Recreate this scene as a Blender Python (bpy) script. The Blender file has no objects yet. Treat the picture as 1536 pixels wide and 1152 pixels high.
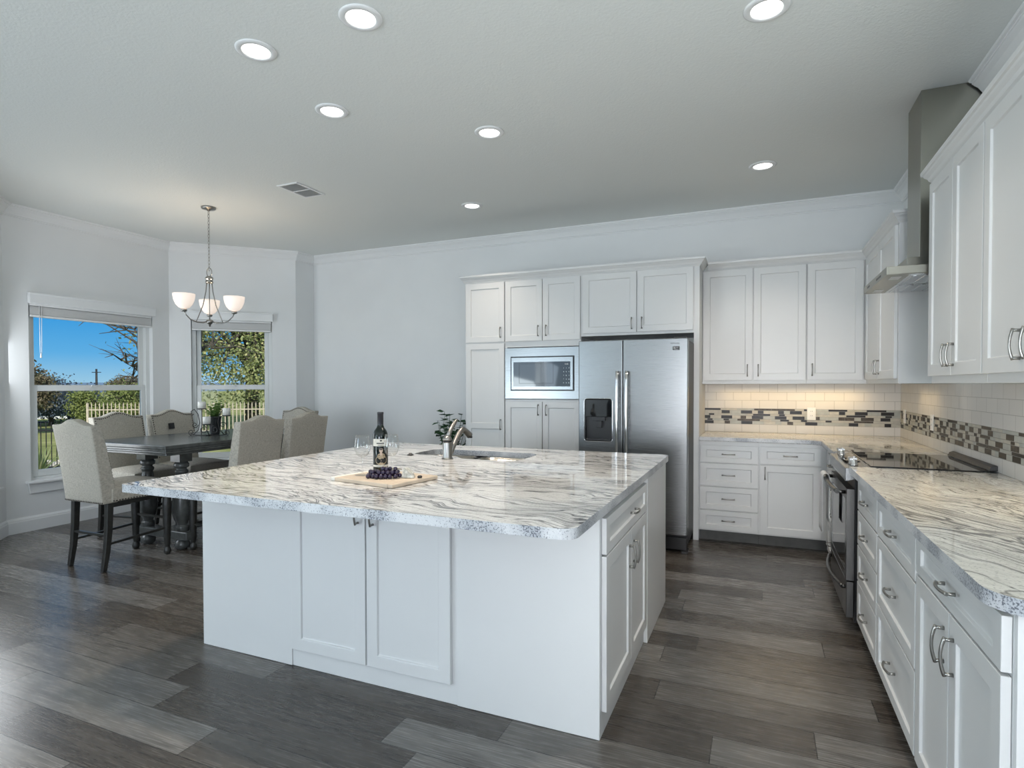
import bpy, bmesh, math, random
from mathutils import Vector, Matrix, Euler
from math import pi, sin, cos, tan, atan2, sqrt, radians
R = random.Random(7)
SC = bpy.context.scene
COL = SC.collection

# ------------------------------------------------------------------ camera
CAM_H = 1.3898
cam = bpy.data.cameras.new('camera')
cam.sensor_width = 36.0
cam.lens = 865.2944 / 1536 * 36.0
cam.shift_y = (592.167 - 576) / 1536
cam.clip_start = 0.05
cam.clip_end = 600
cam_o = bpy.data.objects.new('camera', cam)
COL.objects.link(cam_o)
cam_o.matrix_world = (Matrix.Translation((0, 0, CAM_H)) @ Matrix.Rotation(.4038, 4, 'Z')
                      @ Matrix.Rotation(pi / 2 - .0175, 4, 'X') @ Matrix.Rotation(-.0018, 4, 'Z'))
SC.camera = cam_o

# ------------------------------------------------------------------ world, sun, large lights, exposure
SC.view_settings.view_transform = 'Standard'
SC.view_settings.look = 'None'
SC.view_settings.gamma = 1
SC.view_settings.use_curve_mapping = False
SC.view_settings.exposure = 0.0
SC.cycles.use_denoising = True
SC.cycles.max_bounces = 10
SC.cycles.diffuse_bounces = 5
SC.cycles.glossy_bounces = 5
SC.cycles.transmission_bounces = 8
SC.cycles.transparent_max_bounces = 24
SC.cycles.sample_clamp_indirect = 4.0
SC.cycles.caustics_reflective = False
SC.cycles.caustics_refractive = False

world = bpy.data.worlds.new('world')
SC.world = world
world.use_nodes = True
wn = world.node_tree
wn.nodes.clear()
w_out = wn.nodes.new('ShaderNodeOutputWorld')
w_bg = wn.nodes.new('ShaderNodeBackground')
w_tc = wn.nodes.new('ShaderNodeTexCoord')
w_sep = wn.nodes.new('ShaderNodeSeparateXYZ')
w_rmp = wn.nodes.new('ShaderNodeValToRGB')
wn.links.new(w_tc.outputs['Generated'], w_sep.inputs[0])
wn.links.new(w_sep.outputs['Z'], w_rmp.inputs[0])
for i_, (p_, c_) in enumerate(((0.0, (.36, .62, .80)), (.045, (.12, .44, .80)), (.12, (.015, .30, .74)), (.5, (.30, .46, .68)))):
    if i_ > 1: w_rmp.color_ramp.elements.new(.5)
    w_rmp.color_ramp.elements[i_].position = p_
    w_rmp.color_ramp.elements[i_].color = (*c_, 1)
wn.links.new(w_rmp.outputs[0], w_bg.inputs['Color'])
w_bg.inputs['Strength'].default_value = 1.0
wn.links.new(w_bg.outputs[0], w_out.inputs['Surface'])

sun = bpy.data.lights.new('sun', 'SUN')
sun.energy = 5.0
sun.angle = radians(.6)
sun.color = (1, .95, .86)
sun_o = bpy.data.objects.new('sun', sun)
COL.objects.link(sun_o)
sun_o.rotation_euler = Vector((-.62, .5, -.6)).to_track_quat('-Z', 'Y').to_euler()


def area(name, loc, aim, sx, sy, power, color, spread=180, shape='RECTANGLE'):
    l = bpy.data.lights.new(name, 'AREA')
    l.shape = shape
    l.size = sx
    l.size_y = sy
    l.energy = power
    l.color = color
    l.spread = radians(spread)
    o = bpy.data.objects.new(name, l)
    COL.objects.link(o)
    o.location = loc
    o.rotation_euler = Vector(aim).to_track_quat('-Z', 'Z' if abs(aim[2]) < .9 else 'Y').to_euler()
    return o


# fill lamps added as daylight from unseen windows behind and beside the camera
# (the upward-aimed ones are added to brighten the ceiling, in place of ground bounce)
DAY = (.70, .85, 1.0)
GRD = (.97, .985, .97)
area('aisle_fill_rear', (.10, -3.93, 1.3), (-.01, 1, -.06), 1.2, 1.6, 4.6, (1, .97, .93), 28)  # narrow beam added to brighten the base cabinets along the aisle
area('daylight_fill_rear', (.10, -3.92, 1.45), (-.3, 1, .05), 1.4, 2.3, 5.5, DAY)
area('ceiling_fill_rear', (.10, -3.90, 1.2), (-.2, .62, .75), 1.4, 1.6, 124, (.82, .87, 1.0))  # added upward fill for the ceiling
area('daylight_fill_rear_side', (-4.75, -3.93, 1.45), (.1, 1, .1), 1.0, 2.3, 14, DAY)
area('daylight_fill_patio', (-5.33, -2.7, 1.12), (1, .35, .05), 2.3, 2.1, 60, DAY)
area('ceiling_fill_patio', (-5.30, -2.7, .9), (.62, .2, .75), 2.3, 1.5, 114, (.86, .97, 1.0))  # upward fill added from the patio side
area('island_fill_side', (1.08, .55, 1.6), (-1, .6, -.25), 1.3, 1.3, 2.5, (.90, .95, 1.0), 110)  # added to brighten the island's right side; no window known here
area('ceiling_fill_side', (1.07, .55, 1.5), (-.34, .06, .94), 1.3, 1.0, 36, (.95, 1.0, .98))  # upward fill added at the made-up side opening
area('daylight_bay_window', (-5.93, 2.62, 1.32), (.707, .707, 0), .8, 1.6, 25, (.90, .95, 1.0))

# ------------------------------------------------------------------ dimensions (metres)
YB, XR, ZC = 5.97, 1.15, 3.065            # back wall, right wall, ceiling
P0, P1, P2, P3, P4 = (-5.38, 5.97), (-5.39, 5.655), (-6.395, 4.68), (-6.40, 3.055), (-5.39, 2.045)
YR = -4.0
CT = .93                                   # countertop height
YF = 5.36                                  # face frames of the tall and base cabinets (back wall)
YU = 5.66                                  # face frames of the back uppers
XF = .515                                  # face frames of the right base cabinets
XU = .84                                   # face frames of the right uppers


# ------------------------------------------------------------------ materials
def mat(name):
    m = bpy.data.materials.new(name)
    m.use_nodes = True
    nt = m.node_tree
    b = nt.nodes['Principled BSDF']
    return m, nt, b


def N(nt, t, **kw):
    n = nt.nodes.new('ShaderNode' + t)
    for k, v in kw.items():
        if hasattr(n, k):
            setattr(n, k, v)
        else:
            n.inputs[k].default_value = v
    return n


def L(nt, a, b):
    nt.links.new(a, b)


def bump(nt, b, h, strength=.2, dist=.002):
    bn = N(nt, 'Bump')
    bn.inputs['Strength'].default_value = strength
    bn.inputs['Distance'].default_value = dist
    L(nt, h, bn.inputs['Height'])
    L(nt, bn.outputs[0], b.inputs['Normal'])
    return bn


def ramp(nt, fac, stops):
    r = N(nt, 'ValToRGB')
    e = r.color_ramp.elements
    while len(e) < len(stops):
        e.new(.5)
    for i, (p, c) in enumerate(stops):
        e[i].position = p
        e[i].color = (*c, 1) if len(c) == 3 else c
    L(nt, fac, r.inputs[0])
    return r


def coords(nt, scale=(1, 1, 1), rot=(0, 0, 0), loc=(0, 0, 0)):
    tc = N(nt, 'TexCoord')
    mp = N(nt, 'Mapping')
    mp.inputs['Scale'].default_value = scale
    mp.inputs['Rotation'].default_value = rot
    mp.inputs['Location'].default_value = loc
    L(nt, tc.outputs['Object'], mp.inputs[0])
    return mp.outputs[0]


def simple(name, col, rough=.5, metal=0, noise=0, nscale=60, bmp=0, spec=None, coat=0):
    m, nt, b = mat(name)
    b.inputs['Base Color'].default_value = (*col, 1)
    b.inputs['Roughness'].default_value = rough
    b.inputs['Metallic'].default_value = metal
    if spec is not None:
        b.inputs['Specular IOR Level'].default_value = spec
    if coat:
        b.inputs['Coat Weight'].default_value = coat
    if noise or bmp:
        v = coords(nt)
        nz = N(nt, 'TexNoise')
        nz.inputs['Scale'].default_value = nscale
        nz.inputs['Detail'].default_value = 4
        L(nt, v, nz.inputs['Vector'])
        if noise:
            r = ramp(nt, nz.outputs['Fac'], [(.3, tuple(c * (1 - noise) for c in col)), (.7, tuple(min(1, c * (1 + noise)) for c in col))])
            L(nt, r.outputs[0], b.inputs['Base Color'])
        if bmp:
            bump(nt, b, nz.outputs['Fac'], bmp, .003)
    return m


def emis(name, col, strength, base=(.8, .8, .8)):
    m, nt, b = mat(name)
    b.inputs['Base Color'].default_value = (*base, 1)
    b.inputs['Emission Color'].default_value = (*col, 1)
    b.inputs['Emission Strength'].default_value = strength
    return m


M = {}
M['wall'] = simple('wall_paint', (.785, .795, .795), .75, noise=.015, nscale=3, bmp=0)
M['ceiling'] = simple('ceiling_paint', (.76, .785, .765), .85, bmp=.55, nscale=85)
M['trim'] = simple('trim_paint', (.80, .81, .81), .42)
M['cabinet'] = simple('cabinet_paint', (.68, .685, .68), .34, noise=.01, nscale=4)
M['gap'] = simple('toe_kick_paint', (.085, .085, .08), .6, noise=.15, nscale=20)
M['nickel'] = simple('brushed_nickel', (.33, .32, .30), .28, 1)
M['chrome'] = simple('polished_steel', (.75, .75, .75), .12, 1)
M['black'] = simple('black_plastic', (.012, .012, .013), .35)
M['black_gloss'] = simple('black_glass', (.008, .009, .010), .04, spec=.6)
M['dark_grey'] = simple('dark_grey_enamel', (.03, .031, .033), .45)
M['white_plastic'] = simple('white_plastic', (.80, .80, .79), .4)
M['vinyl'] = simple('white_vinyl', (.72, .74, .73), .4)
M['dark_wood'] = simple('espresso_wood', (.022, .022, .020), .33, noise=.35, nscale=25, bmp=.05)
M['table_wood'] = simple('slate_stained_wood', (.075, .08, .078), .24, noise=.25, nscale=18, bmp=.05)
M['iron'] = simple('wrought_iron', (.018, .016, .015), .5, noise=.3, nscale=90)
M['candle'] = simple('candle_wax', (.78, .77, .72), .5)
M['brass'] = simple('nail_heads', (.11, .10, .09), .35, 1)
M['leaf'] = None
M['bulb'] = emis('lamp_lens', (1, .98, .94), 5.0)
M['shade'] = emis('frosted_shade', (1, .80, .66), .6, (.85, .8, .75))
M['warm_strip'] = emis('warm_led_strip', (1, .74, .38), 5.0)
M['paper'] = simple('label_paper', (.72, .69, .61), .7, noise=.05)
M['figure'] = simple('label_print_tan', (.42, .33, .22), .7, noise=.25, nscale=220)
M['skin_print'] = simple('label_print_pale', (.58, .45, .36), .7)
M['grape'] = simple('grape_skin', (.022, .014, .040), .32, noise=.5, nscale=120)
M['stem'] = simple('grape_stem', (.16, .13, .06), .7)
M['cheese'] = simple('veined_cheese', (.50, .50, .46), .6, noise=.45, nscale=70, bmp=.3)
M['board'] = simple('maple_board', (.58, .48, .37), .45, noise=.12, nscale=9)
M['board_end'] = simple('pale_end_grain', (.74, .72, .66), .55, noise=.06, nscale=60)
M['towel'] = simple('cotton_towel', (.76, .76, .75), .95, noise=.05, nscale=150, bmp=.4)
M['pot'] = simple('dark_ceramic', (.030, .033, .035), .4, noise=.3, nscale=60)
M['soil'] = simple('soil', (.03, .022, .015), .95, noise=.4, nscale=80)
M['bark'] = simple('bark', (.085, .07, .055), .95, noise=.4, nscale=14, bmp=.6)
M['bark_pale'] = simple('bark_pale', (.27, .23, .19), .95, noise=.3, nscale=14)
M['fence_iron'] = simple('fence_iron', (.012, .012, .012), .6, noise=.2)
M['fence_pale'] = simple('fence_weathered', (.55, .47, .36), .85, noise=.25, nscale=6)
M['house'] = simple('house_siding', (.62, .64, .66), .8, noise=.05, nscale=3)
M['roof'] = simple('roof_shingle', (.20, .20, .21), .9, noise=.2, nscale=5)
M['rock'] = simple('limestone', (.42, .39, .33), .9, noise=.3, nscale=8, bmp=.5)
M['tarp'] = None
M['car'] = simple('blue_car_paint', (.10, .24, .52), .25, coat=.6, noise=.02)
M['car2'] = simple('white_car_paint', (.70, .72, .74), .25, coat=.6, noise=.02)
M['asphalt'] = simple('asphalt', (.16, .16, .165), .9, noise=.2, nscale=4)
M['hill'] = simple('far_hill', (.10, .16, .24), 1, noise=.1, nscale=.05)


def m_glass_pane():
    m = bpy.data.materials.new('window_glass')
    m.use_nodes = True
    nt = m.node_tree
    nt.nodes.clear()
    o = N(nt, 'OutputMaterial')
    t = N(nt, 'BsdfTransparent')
    t.inputs[0].default_value = (.97, .98, .98, 1)
    g = N(nt, 'BsdfGlossy')
    g.inputs['Roughness'].default_value = .0
    f = N(nt, 'Fresnel')
    f.inputs[0].default_value = 1.12
    mx = N(nt, 'MixShader')
    L(nt, f.outputs[0], mx.inputs[0])
    L(nt, t.outputs[0], mx.inputs[1])
    L(nt, g.outputs[0], mx.inputs[2])
    L(nt, mx.outputs[0], o.inputs[0])
    return m


M['pane'] = m_glass_pane()


def m_wineglass():
    m = bpy.data.materials.new('clear_glass')
    m.use_nodes = True
    nt = m.node_tree
    nt.nodes.clear()
    o = N(nt, 'OutputMaterial')
    t = N(nt, 'BsdfTransparent')
    t.inputs[0].default_value = (.97, .975, .975, 1)
    g = N(nt, 'BsdfGlossy')
    g.inputs['Roughness'].default_value = .02
    lw = N(nt, 'LayerWeight')
    lw.inputs['Blend'].default_value = .22
    mm = N(nt, 'Math', operation='MULTIPLY_ADD')
    L(nt, lw.outputs['Facing'], mm.inputs[0])
    mm.inputs[1].default_value = .45
    mm.inputs[2].default_value = .015
    mx = N(nt, 'MixShader')
    L(nt, mm.outputs[0], mx.inputs[0])
    L(nt, t.outputs[0], mx.inputs[1])
    L(nt, g.outputs[0], mx.inputs[2])
    L(nt, mx.outputs[0], o.inputs[0])
    return m


M['clear'] = m_wineglass()
M['bottle'] = simple('dark_bottle_glass', (.006, .010, .008), .08, spec=.5)
M['foil'] = simple('bottle_foil', (.012, .014, .02), .35)


def m_steel(name, col, axis, rough=.27, bmp=True):
    m, nt, b = mat(name)
    b.inputs['Base Color'].default_value = (*col, 1)
    b.inputs['Metallic'].default_value = 1
    sc = [900, 900, 900]
    sc[axis] = 6
    v = coords(nt, tuple(sc))
    nz = N(nt, 'TexNoise')
    nz.inputs['Scale'].default_value = 1
    nz.inputs['Detail'].default_value = 2
    L(nt, v, nz.inputs['Vector'])
    r = N(nt, 'MapRange')
    r.inputs[3].default_value = rough - .05
    r.inputs[4].default_value = rough + .07
    L(nt, nz.outputs['Fac'], r.inputs[0])
    L(nt, r.outputs[0], b.inputs['Roughness'])
    if bmp: bump(nt, b, nz.outputs['Fac'], .03, .0005)
    return m


M['steel_h'] = m_steel('stainless_brushed_across', (.60, .615, .63), 0, .24)
M['steel_fridge'] = m_steel('stainless_refrigerator', (.275, .285, .292), 0, .25, False)
M['steel_v'] = m_steel('stainless_brushed_upright', (.52, .52, .49), 2, .30)
M['steel_hood'] = m_steel('stainless_hood', (.33, .325, .28), 2, .30)
M['steel_sink'] = m_steel('stainless_sink', (.36, .35, .32), 0, .22)
M['steel_dark'] = m_steel('dark_stainless', (.12, .12, .118), 0, .28)


def m_floor():
    m, nt, b = mat('plank_floor')
    W, LEN = .182, 1.22
    tc = N(nt, 'TexCoord')
    sx = N(nt, 'SeparateXYZ')
    L(nt, tc.outputs['Object'], sx.inputs[0])

    def ma(op, a, bb=None, c=None):
        n = N(nt, 'Math', operation=op)
        for i, q in enumerate((a, bb, c)):
            if q is None:
                continue
            if isinstance(q, (int, float)):
                n.inputs[i].default_value = q
            else:
                L(nt, q, n.inputs[i])
        return n.outputs[0]
    ry = ma('DIVIDE', ma('ADD', sx.outputs['Y'], 20), W)
    row = ma('FLOOR', ry)
    fy = ma('FRACT', ry)
    wn1 = N(nt, 'TexWhiteNoise', noise_dimensions='1D')
    L(nt, row, wn1.inputs['W'])
    rx = ma('ADD', ma('DIVIDE', ma('ADD', sx.outputs['X'], 30), LEN), ma('MULTIPLY', wn1.outputs['Value'], 7.0))
    colm = ma('FLOOR', rx)
    fx = ma('FRACT', rx)
    cv = N(nt, 'CombineXYZ')
    L(nt, row, cv.inputs[0])
    L(nt, colm, cv.inputs[1])
    wn2 = N(nt, 'TexWhiteNoise', noise_dimensions='2D')
    L(nt, cv.outputs[0], wn2.inputs['Vector'])
    # grain, shifted per plank
    off = N(nt, 'VectorMath', operation='SCALE')
    L(nt, wn2.outputs['Color'], off.inputs[0])
    off.inputs['Scale'].default_value = 13
    ad = N(nt, 'VectorMath', operation='ADD')
    L(nt, tc.outputs['Object'], ad.inputs[0])
    L(nt, off.outputs[0], ad.inputs[1])
    mp = N(nt, 'Mapping')
    mp.inputs['Scale'].default_value = (1.6, 16, 1)
    L(nt, ad.outputs[0], mp.inputs[0])
    g = N(nt, 'TexNoise')
    g.inputs['Scale'].default_value = 1.6
    g.inputs['Detail'].default_value = 7
    g.inputs['Roughness'].default_value = .62
    g.inputs['Distortion'].default_value = .9
    L(nt, mp.outputs[0], g.inputs['Vector'])
    mp2 = N(nt, 'Mapping')
    mp2.inputs['Scale'].default_value = (7, 160, 1)
    L(nt, ad.outputs[0], mp2.inputs[0])
    g2 = N(nt, 'TexNoise')
    g2.inputs['Scale'].default_value = 1
    g2.inputs['Detail'].default_value = 3
    L(nt, mp2.outputs[0], g2.inputs['Vector'])
    base = ramp(nt, wn2.outputs['Value'], [(0, (.054, .044, .036)), (.35, (.088, .077, .066)), (.7, (.128, .118, .106)), (1, (.185, .175, .163))])
    gr = ramp(nt, g.outputs['Fac'], [(.28, (.48, .46, .44)), (.5, (1, 1, 1)), (.72, (1.32, 1.29, 1.26))])
    mx = N(nt, 'MixRGB', blend_type='MULTIPLY')
    mx.inputs[0].default_value = 1
    L(nt, base.outputs[0], mx.inputs[1])
    L(nt, gr.outputs[0], mx.inputs[2])
    gr2 = ramp(nt, g2.outputs['Fac'], [(.3, (.66, .65, .64)), (.65, (1.10, 1.10, 1.10))])
    mx2 = N(nt, 'MixRGB', blend_type='MULTIPLY')
    mx2.inputs[0].default_value = 1
    L(nt, mx.outputs[0], mx2.inputs[1])
    L(nt, gr2.outputs[0], mx2.inputs[2])
    # seams
    dy = ma('MULTIPLY', ma('MINIMUM', fy, ma('SUBTRACT', 1, fy)), W)
    dx = ma('MULTIPLY', ma('MINIMUM', fx, ma('SUBTRACT', 1, fx)), LEN)
    d = ma('MINIMUM', dx, dy)
    seam = ma('LESS_THAN', d, .0018)
    mx3 = N(nt, 'MixRGB')
    L(nt, seam, mx3.inputs[0])
    L(nt, mx2.outputs[0], mx3.inputs[1])
    mx3.inputs[2].default_value = (.018, .016, .014, 1)
    L(nt, mx3.outputs[0], b.inputs['Base Color'])
    rr = N(nt, 'MapRange')
    rr.inputs[3].default_value = .20
    rr.inputs[4].default_value = .33
    b.inputs['Specular IOR Level'].default_value = .6
    L(nt, g2.outputs['Fac'], rr.inputs[0])
    L(nt, rr.outputs[0], b.inputs['Roughness'])
    hh = ma('SUBTRACT', ma('MULTIPLY', g2.outputs['Fac'], .35), ma('MULTIPLY', seam, 1.0))
    bump(nt, b, hh, .09, .002)
    return m


M['floor'] = m_floor()


def m_granite(name, rot, loc, warm=0.0, vein=1.0, wav=.35, an=5.0):
    m, nt, b = mat(name)
    v = coords(nt, (1, 1, 1), (0, 0, rot), loc)
    # soft warping of the plane, then long streaks
    w1 = N(nt, 'TexNoise')
    w1.inputs['Scale'].default_value = 1.3
    w1.inputs['Detail'].default_value = 3
    L(nt, v, w1.inputs['Vector'])
    sub = N(nt, 'VectorMath', operation='SUBTRACT')
    L(nt, w1.outputs['Color'], sub.inputs[0])
    sub.inputs[1].default_value = (.5, .5, .5)
    sc = N(nt, 'VectorMath', operation='SCALE')
    L(nt, sub.outputs[0], sc.inputs[0])
    sc.inputs['Scale'].default_value = .55
    ad = N(nt, 'VectorMath', operation='ADD')
    L(nt, v, ad.inputs[0])
    L(nt, sc.outputs[0], ad.inputs[1])

    def streak(scale, s, det, dist):
        mp = N(nt, 'Mapping')
        mp.inputs['Scale'].default_value = scale
        L(nt, ad.outputs[0], mp.inputs[0])
        n = N(nt, 'TexNoise')
        n.inputs['Scale'].default_value = s
        n.inputs['Detail'].default_value = det
        n.inputs['Roughness'].default_value = .6
        n.inputs['Distortion'].default_value = dist
        L(nt, mp.outputs[0], n.inputs['Vector'])
        return n.outputs['Fac']
    s1 = streak((1.0, 5.5, 3), 1.5, 6, .7)     # broad grey drifts
    s2 = streak((.50, an, .6), 1.5, 4, wav)    # dark veins
    s3 = streak((5, 20, 14), 3.0, 5, .3)       # fine streaky grain
    fine = N(nt, 'TexNoise')
    fine.inputs['Scale'].default_value = 130
    fine.inputs['Detail'].default_value = 3
    L(nt, v, fine.inputs['Vector'])
    c0 = (.76 + .03 * warm, .75, .73 - .10 * warm)
    c1 = (.65 + .03 * warm, .64, .62 - .10 * warm)
    base = ramp(nt, s1, [(.26, (.50, .495, .48)), (.38, c1), (.48, c0), (.75, (.78 + .02 * warm, .775, .755 - .10 * warm))])
    gr = ramp(nt, s3, [(.32, (.72, .71, .70)), (.5, (1, 1, 1)), (.7, (1.08, 1.08, 1.08))])
    mx = N(nt, 'MixRGB', blend_type='MULTIPLY')
    mx.inputs[0].default_value = .65
    L(nt, base.outputs[0], mx.inputs[1])
    L(nt, gr.outputs[0], mx.inputs[2])
    # thin dark flowing lines along the contours of s2, gated by a broad drift
    def ma(op, a_, b_=None, c_=None):
        n = N(nt, 'Math', operation=op)
        for i, q in enumerate((a_, b_, c_)):
            if q is None: continue
            if isinstance(q, (int, float)): n.inputs[i].default_value = q
            else: L(nt, q, n.inputs[i])
        return n.outputs[0]
    def lines(src, freq, wdt):
        d = ma('ABSOLUTE', ma('SUBTRACT', ma('FRACT', ma('MULTIPLY', src, freq)), .5))
        jit = ma('MULTIPLY', s3, wdt * 1.6)
        mr = N(nt, 'MapRange', interpolation_type='SMOOTHSTEP')
        L(nt, d, mr.inputs[0])
        L(nt, jit, mr.inputs[2])
        mr.inputs[1].default_value = 0
        mr.inputs[3].default_value = 1
        mr.inputs[4].default_value = 0
        return mr.outputs[0]
    gate = N(nt, 'TexNoise')
    gate.inputs['Scale'].default_value = 1.1
    gate.inputs['Detail'].default_value = 3
    L(nt, ad.outputs[0], gate.inputs['Vector'])
    gt = ramp(nt, gate.outputs['Fac'], [(.44, (0, 0, 0)), (.56, (1, 1, 1))])
    v1 = ma('MULTIPLY', lines(s2, 13.0, .36), gt.outputs[0])
    v2 = ma('MULTIPLY', lines(s2, 3.0, .055), .8)
    s4 = streak((.55, 4.2, .6), 1.4, 5, .8)
    v3 = ma('MULTIPLY', lines(s4, 3.0, .060), .95)
    mu2 = N(nt, 'Math', operation='MULTIPLY')
    L(nt, ma('MAXIMUM', ma('MAXIMUM', v1, v2), v3), mu2.inputs[0])
    mu2.inputs[1].default_value = 1.0 * vein
    mx2 = N(nt, 'MixRGB')
    L(nt, mu2.outputs[0], mx2.inputs[0])
    L(nt, mx.outputs[0], mx2.inputs[1])
    mx2.inputs[2].default_value = (.06, .057, .06, 1)
    fr = ramp(nt, fine.outputs['Fac'], [(.34, (.42, .42, .43)), (.44, (1, 1, 1))])
    mx3 = N(nt, 'MixRGB', blend_type='MULTIPLY')
    mx3.inputs[0].default_value = .55
    L(nt, mx2.outputs[0], mx3.inputs[1])
    L(nt, fr.outputs[0], mx3.inputs[2])
    L(nt, mx3.outputs[0], b.inputs['Base Color'])
    b.inputs['Roughness'].default_value = .045
    b.inputs['Specular IOR Level'].default_value = .65
    return m


M['granite'] = m_granite('granite_island', radians(6), (0, 0, 0))
def m_granite_edge():
    m, nt, b = mat('granite_edge')
    v = coords(nt)
    big = N(nt, 'TexNoise'); big.inputs['Scale'].default_value = 7; big.inputs['Detail'].default_value = 4
    L(nt, v, big.inputs['Vector'])
    sp = N(nt, 'TexNoise'); sp.inputs['Scale'].default_value = 210; sp.inputs['Detail'].default_value = 3
    L(nt, v, sp.inputs['Vector'])
    c = ramp(nt, big.outputs['Fac'], [(.35, (.40, .42, .45)), (.6, (.60, .61, .62))])
    th = N(nt, 'Math', operation='MULTIPLY_ADD')
    L(nt, big.outputs['Fac'], th.inputs[0])
    th.inputs[1].default_value = .45
    L(nt, sp.outputs['Fac'], th.inputs[2])
    k = ramp(nt, th.outputs[0], [(.56, (.16, .17, .20)), (.68, (1, 1, 1))])
    mx = N(nt, 'MixRGB', blend_type='MULTIPLY')
    mx.inputs[0].default_value = .9
    L(nt, c.outputs[0], mx.inputs[1]); L(nt, k.outputs[0], mx.inputs[2])
    L(nt, mx.outputs[0], b.inputs['Base Color'])
    b.inputs['Roughness'].default_value = .3
    bump(nt, b, sp.outputs['Fac'], .4, .002)
    return m


M['granite_edge'] = m_granite_edge()
M['granite_side'] = m_granite('granite_side', radians(62), (3.1, 1.7, 0), .45, .85, 1.3, 3.0)


def m_subway(name):
    m, nt, b = mat(name)
    tc = N(nt, 'TexCoord')
    br = N(nt, 'TexBrick')
    br.offset = .5
    br.inputs['Color1'].default_value = (.66, .64, .61, 1)
    br.inputs['Color2'].default_value = (.63, .61, .58, 1)
    br.inputs['Mortar'].default_value = (.36, .345, .32, 1)
    br.inputs['Scale'].default_value = 1
    br.inputs['Mortar Size'].default_value = .0014
    br.inputs['Mortar Smooth'].default_value = .1
    br.inputs['Bias'].default_value = 0
    br.inputs['Brick Width'].default_value = .1555
    br.inputs['Row Height'].default_value = .0778
    L(nt, tc.outputs['UV'], br.inputs['Vector'])
    L(nt, br.outputs['Color'], b.inputs['Base Color'])
    b.inputs['Roughness'].default_value = .42
    b.inputs['Specular IOR Level'].default_value = .35
    iv = N(nt, 'Math', operation='SUBTRACT')
    iv.inputs[0].default_value = 1
    L(nt, br.outputs['Fac'], iv.inputs[1])
    bump(nt, b, iv.outputs[0], .5, .0015)
    return m


M['subway'] = m_subway('subway_tile')
M['mos_dark'] = simple('mosaic_dark_glass', (.012, .010, .009), .3, noise=.5, nscale=25, spec=.2)
M['mos_brown'] = simple('mosaic_brown_marble', (.06, .05, .04), .35, noise=.55, nscale=60, spec=.2)
M['mos_light'] = simple('mosaic_cream_stone', (.46, .44, .38), .4, noise=.12, nscale=25)
M['mos_grey'] = simple('mosaic_grey_glass', (.38, .39, .36), .35, noise=.12, nscale=25)
M['grout'] = simple('grout', (.36, .345, .31), .9)


def m_fabric(name, col):
    m, nt, b = mat(name)
    v = coords(nt)
    out = []
    for s in ((420, 60, 60), (60, 60, 420), (60, 420, 60)):
        mp = N(nt, 'Mapping')
        mp.inputs['Scale'].default_value = s
        L(nt, v, mp.inputs[0])
        n = N(nt, 'TexNoise')
        n.inputs['Scale'].default_value = 1
        n.inputs['Detail'].default_value = 2
        L(nt, mp.outputs[0], n.inputs['Vector'])
        out.append(n.outputs['Fac'])
    a = N(nt, 'Math', operation='ADD')
    L(nt, out[0], a.inputs[0])
    L(nt, out[1], a.inputs[1])
    a2 = N(nt, 'Math', operation='MULTIPLY')
    L(nt, a.outputs[0], a2.inputs[0])
    a2.inputs[1].default_value = .5
    r = ramp(nt, a2.outputs[0], [(.35, tuple(c * .72 for c in col)), (.65, tuple(c * 1.18 for c in col))])
    L(nt, r.outputs[0], b.inputs['Base Color'])
    b.inputs['Roughness'].default_value = .95
    b.inputs['Specular IOR Level'].default_value = .15
    bump(nt, b, a2.outputs[0], .35, .001)
    return m


M['linen'] = m_fabric('linen_upholstery', (.46, .43, .37))


def m_leaf(name, cols, trans=.25):
    m = bpy.data.materials.new(name)
    m.use_nodes = True
    nt = m.node_tree
    b = nt.nodes['Principled BSDF']
    g = N(nt, 'NewGeometry')
    n = len(cols)
    r = ramp(nt, g.outputs['Random Per Island'], [(i / (n - 1), c) for i, c in enumerate(cols)])
    L(nt, r.outputs[0], b.inputs['Base Color'])
    b.inputs['Roughness'].default_value = .55
    b.inputs['Specular IOR Level'].default_value = .2
    t = N(nt, 'BsdfTranslucent')
    L(nt, r.outputs[0], t.inputs[0])
    mx = N(nt, 'MixShader')
    mx.inputs[0].default_value = trans
    L(nt, b.outputs[0], mx.inputs[1])
    L(nt, t.outputs[0], mx.inputs[2])
    L(nt, mx.outputs[0], nt.nodes['Material Output'].inputs[0])
    return m


M['leaf_oak'] = m_leaf('oak_leaves', [(.14, .17, .06), (.27, .31, .11), (.40, .42, .19), (.20, .23, .08), (.52, .46, .22)])
M['leaf_rust'] = m_leaf('rusty_leaves', [(.09, .08, .055), (.18, .14, .09), (.22, .20, .12), (.09, .10, .06)])
M['leaf_blue'] = m_leaf('dusky_leaves', [(.045, .062, .088), (.07, .095, .125), (.11, .14, .17), (.05, .075, .085)])
M['leaf_hedge'] = m_leaf('hedge_leaves', [(.13, .18, .05), (.22, .26, .08), (.30, .33, .12), (.09, .13, .04)])
M['leaf_yucca'] = m_leaf('yucca_blades', [(.12, .17, .07), (.22, .27, .12), (.33, .34, .18)])
M['leaf_house'] = m_leaf('houseplant_leaves', [(.010, .035, .014), (.018, .055, .022), (.03, .075, .03)], .1)
M['leaf_fern'] = m_leaf('fern_fronds', [(.06, .13, .03), (.12, .22, .06), (.20, .30, .10)], .2)


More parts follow.
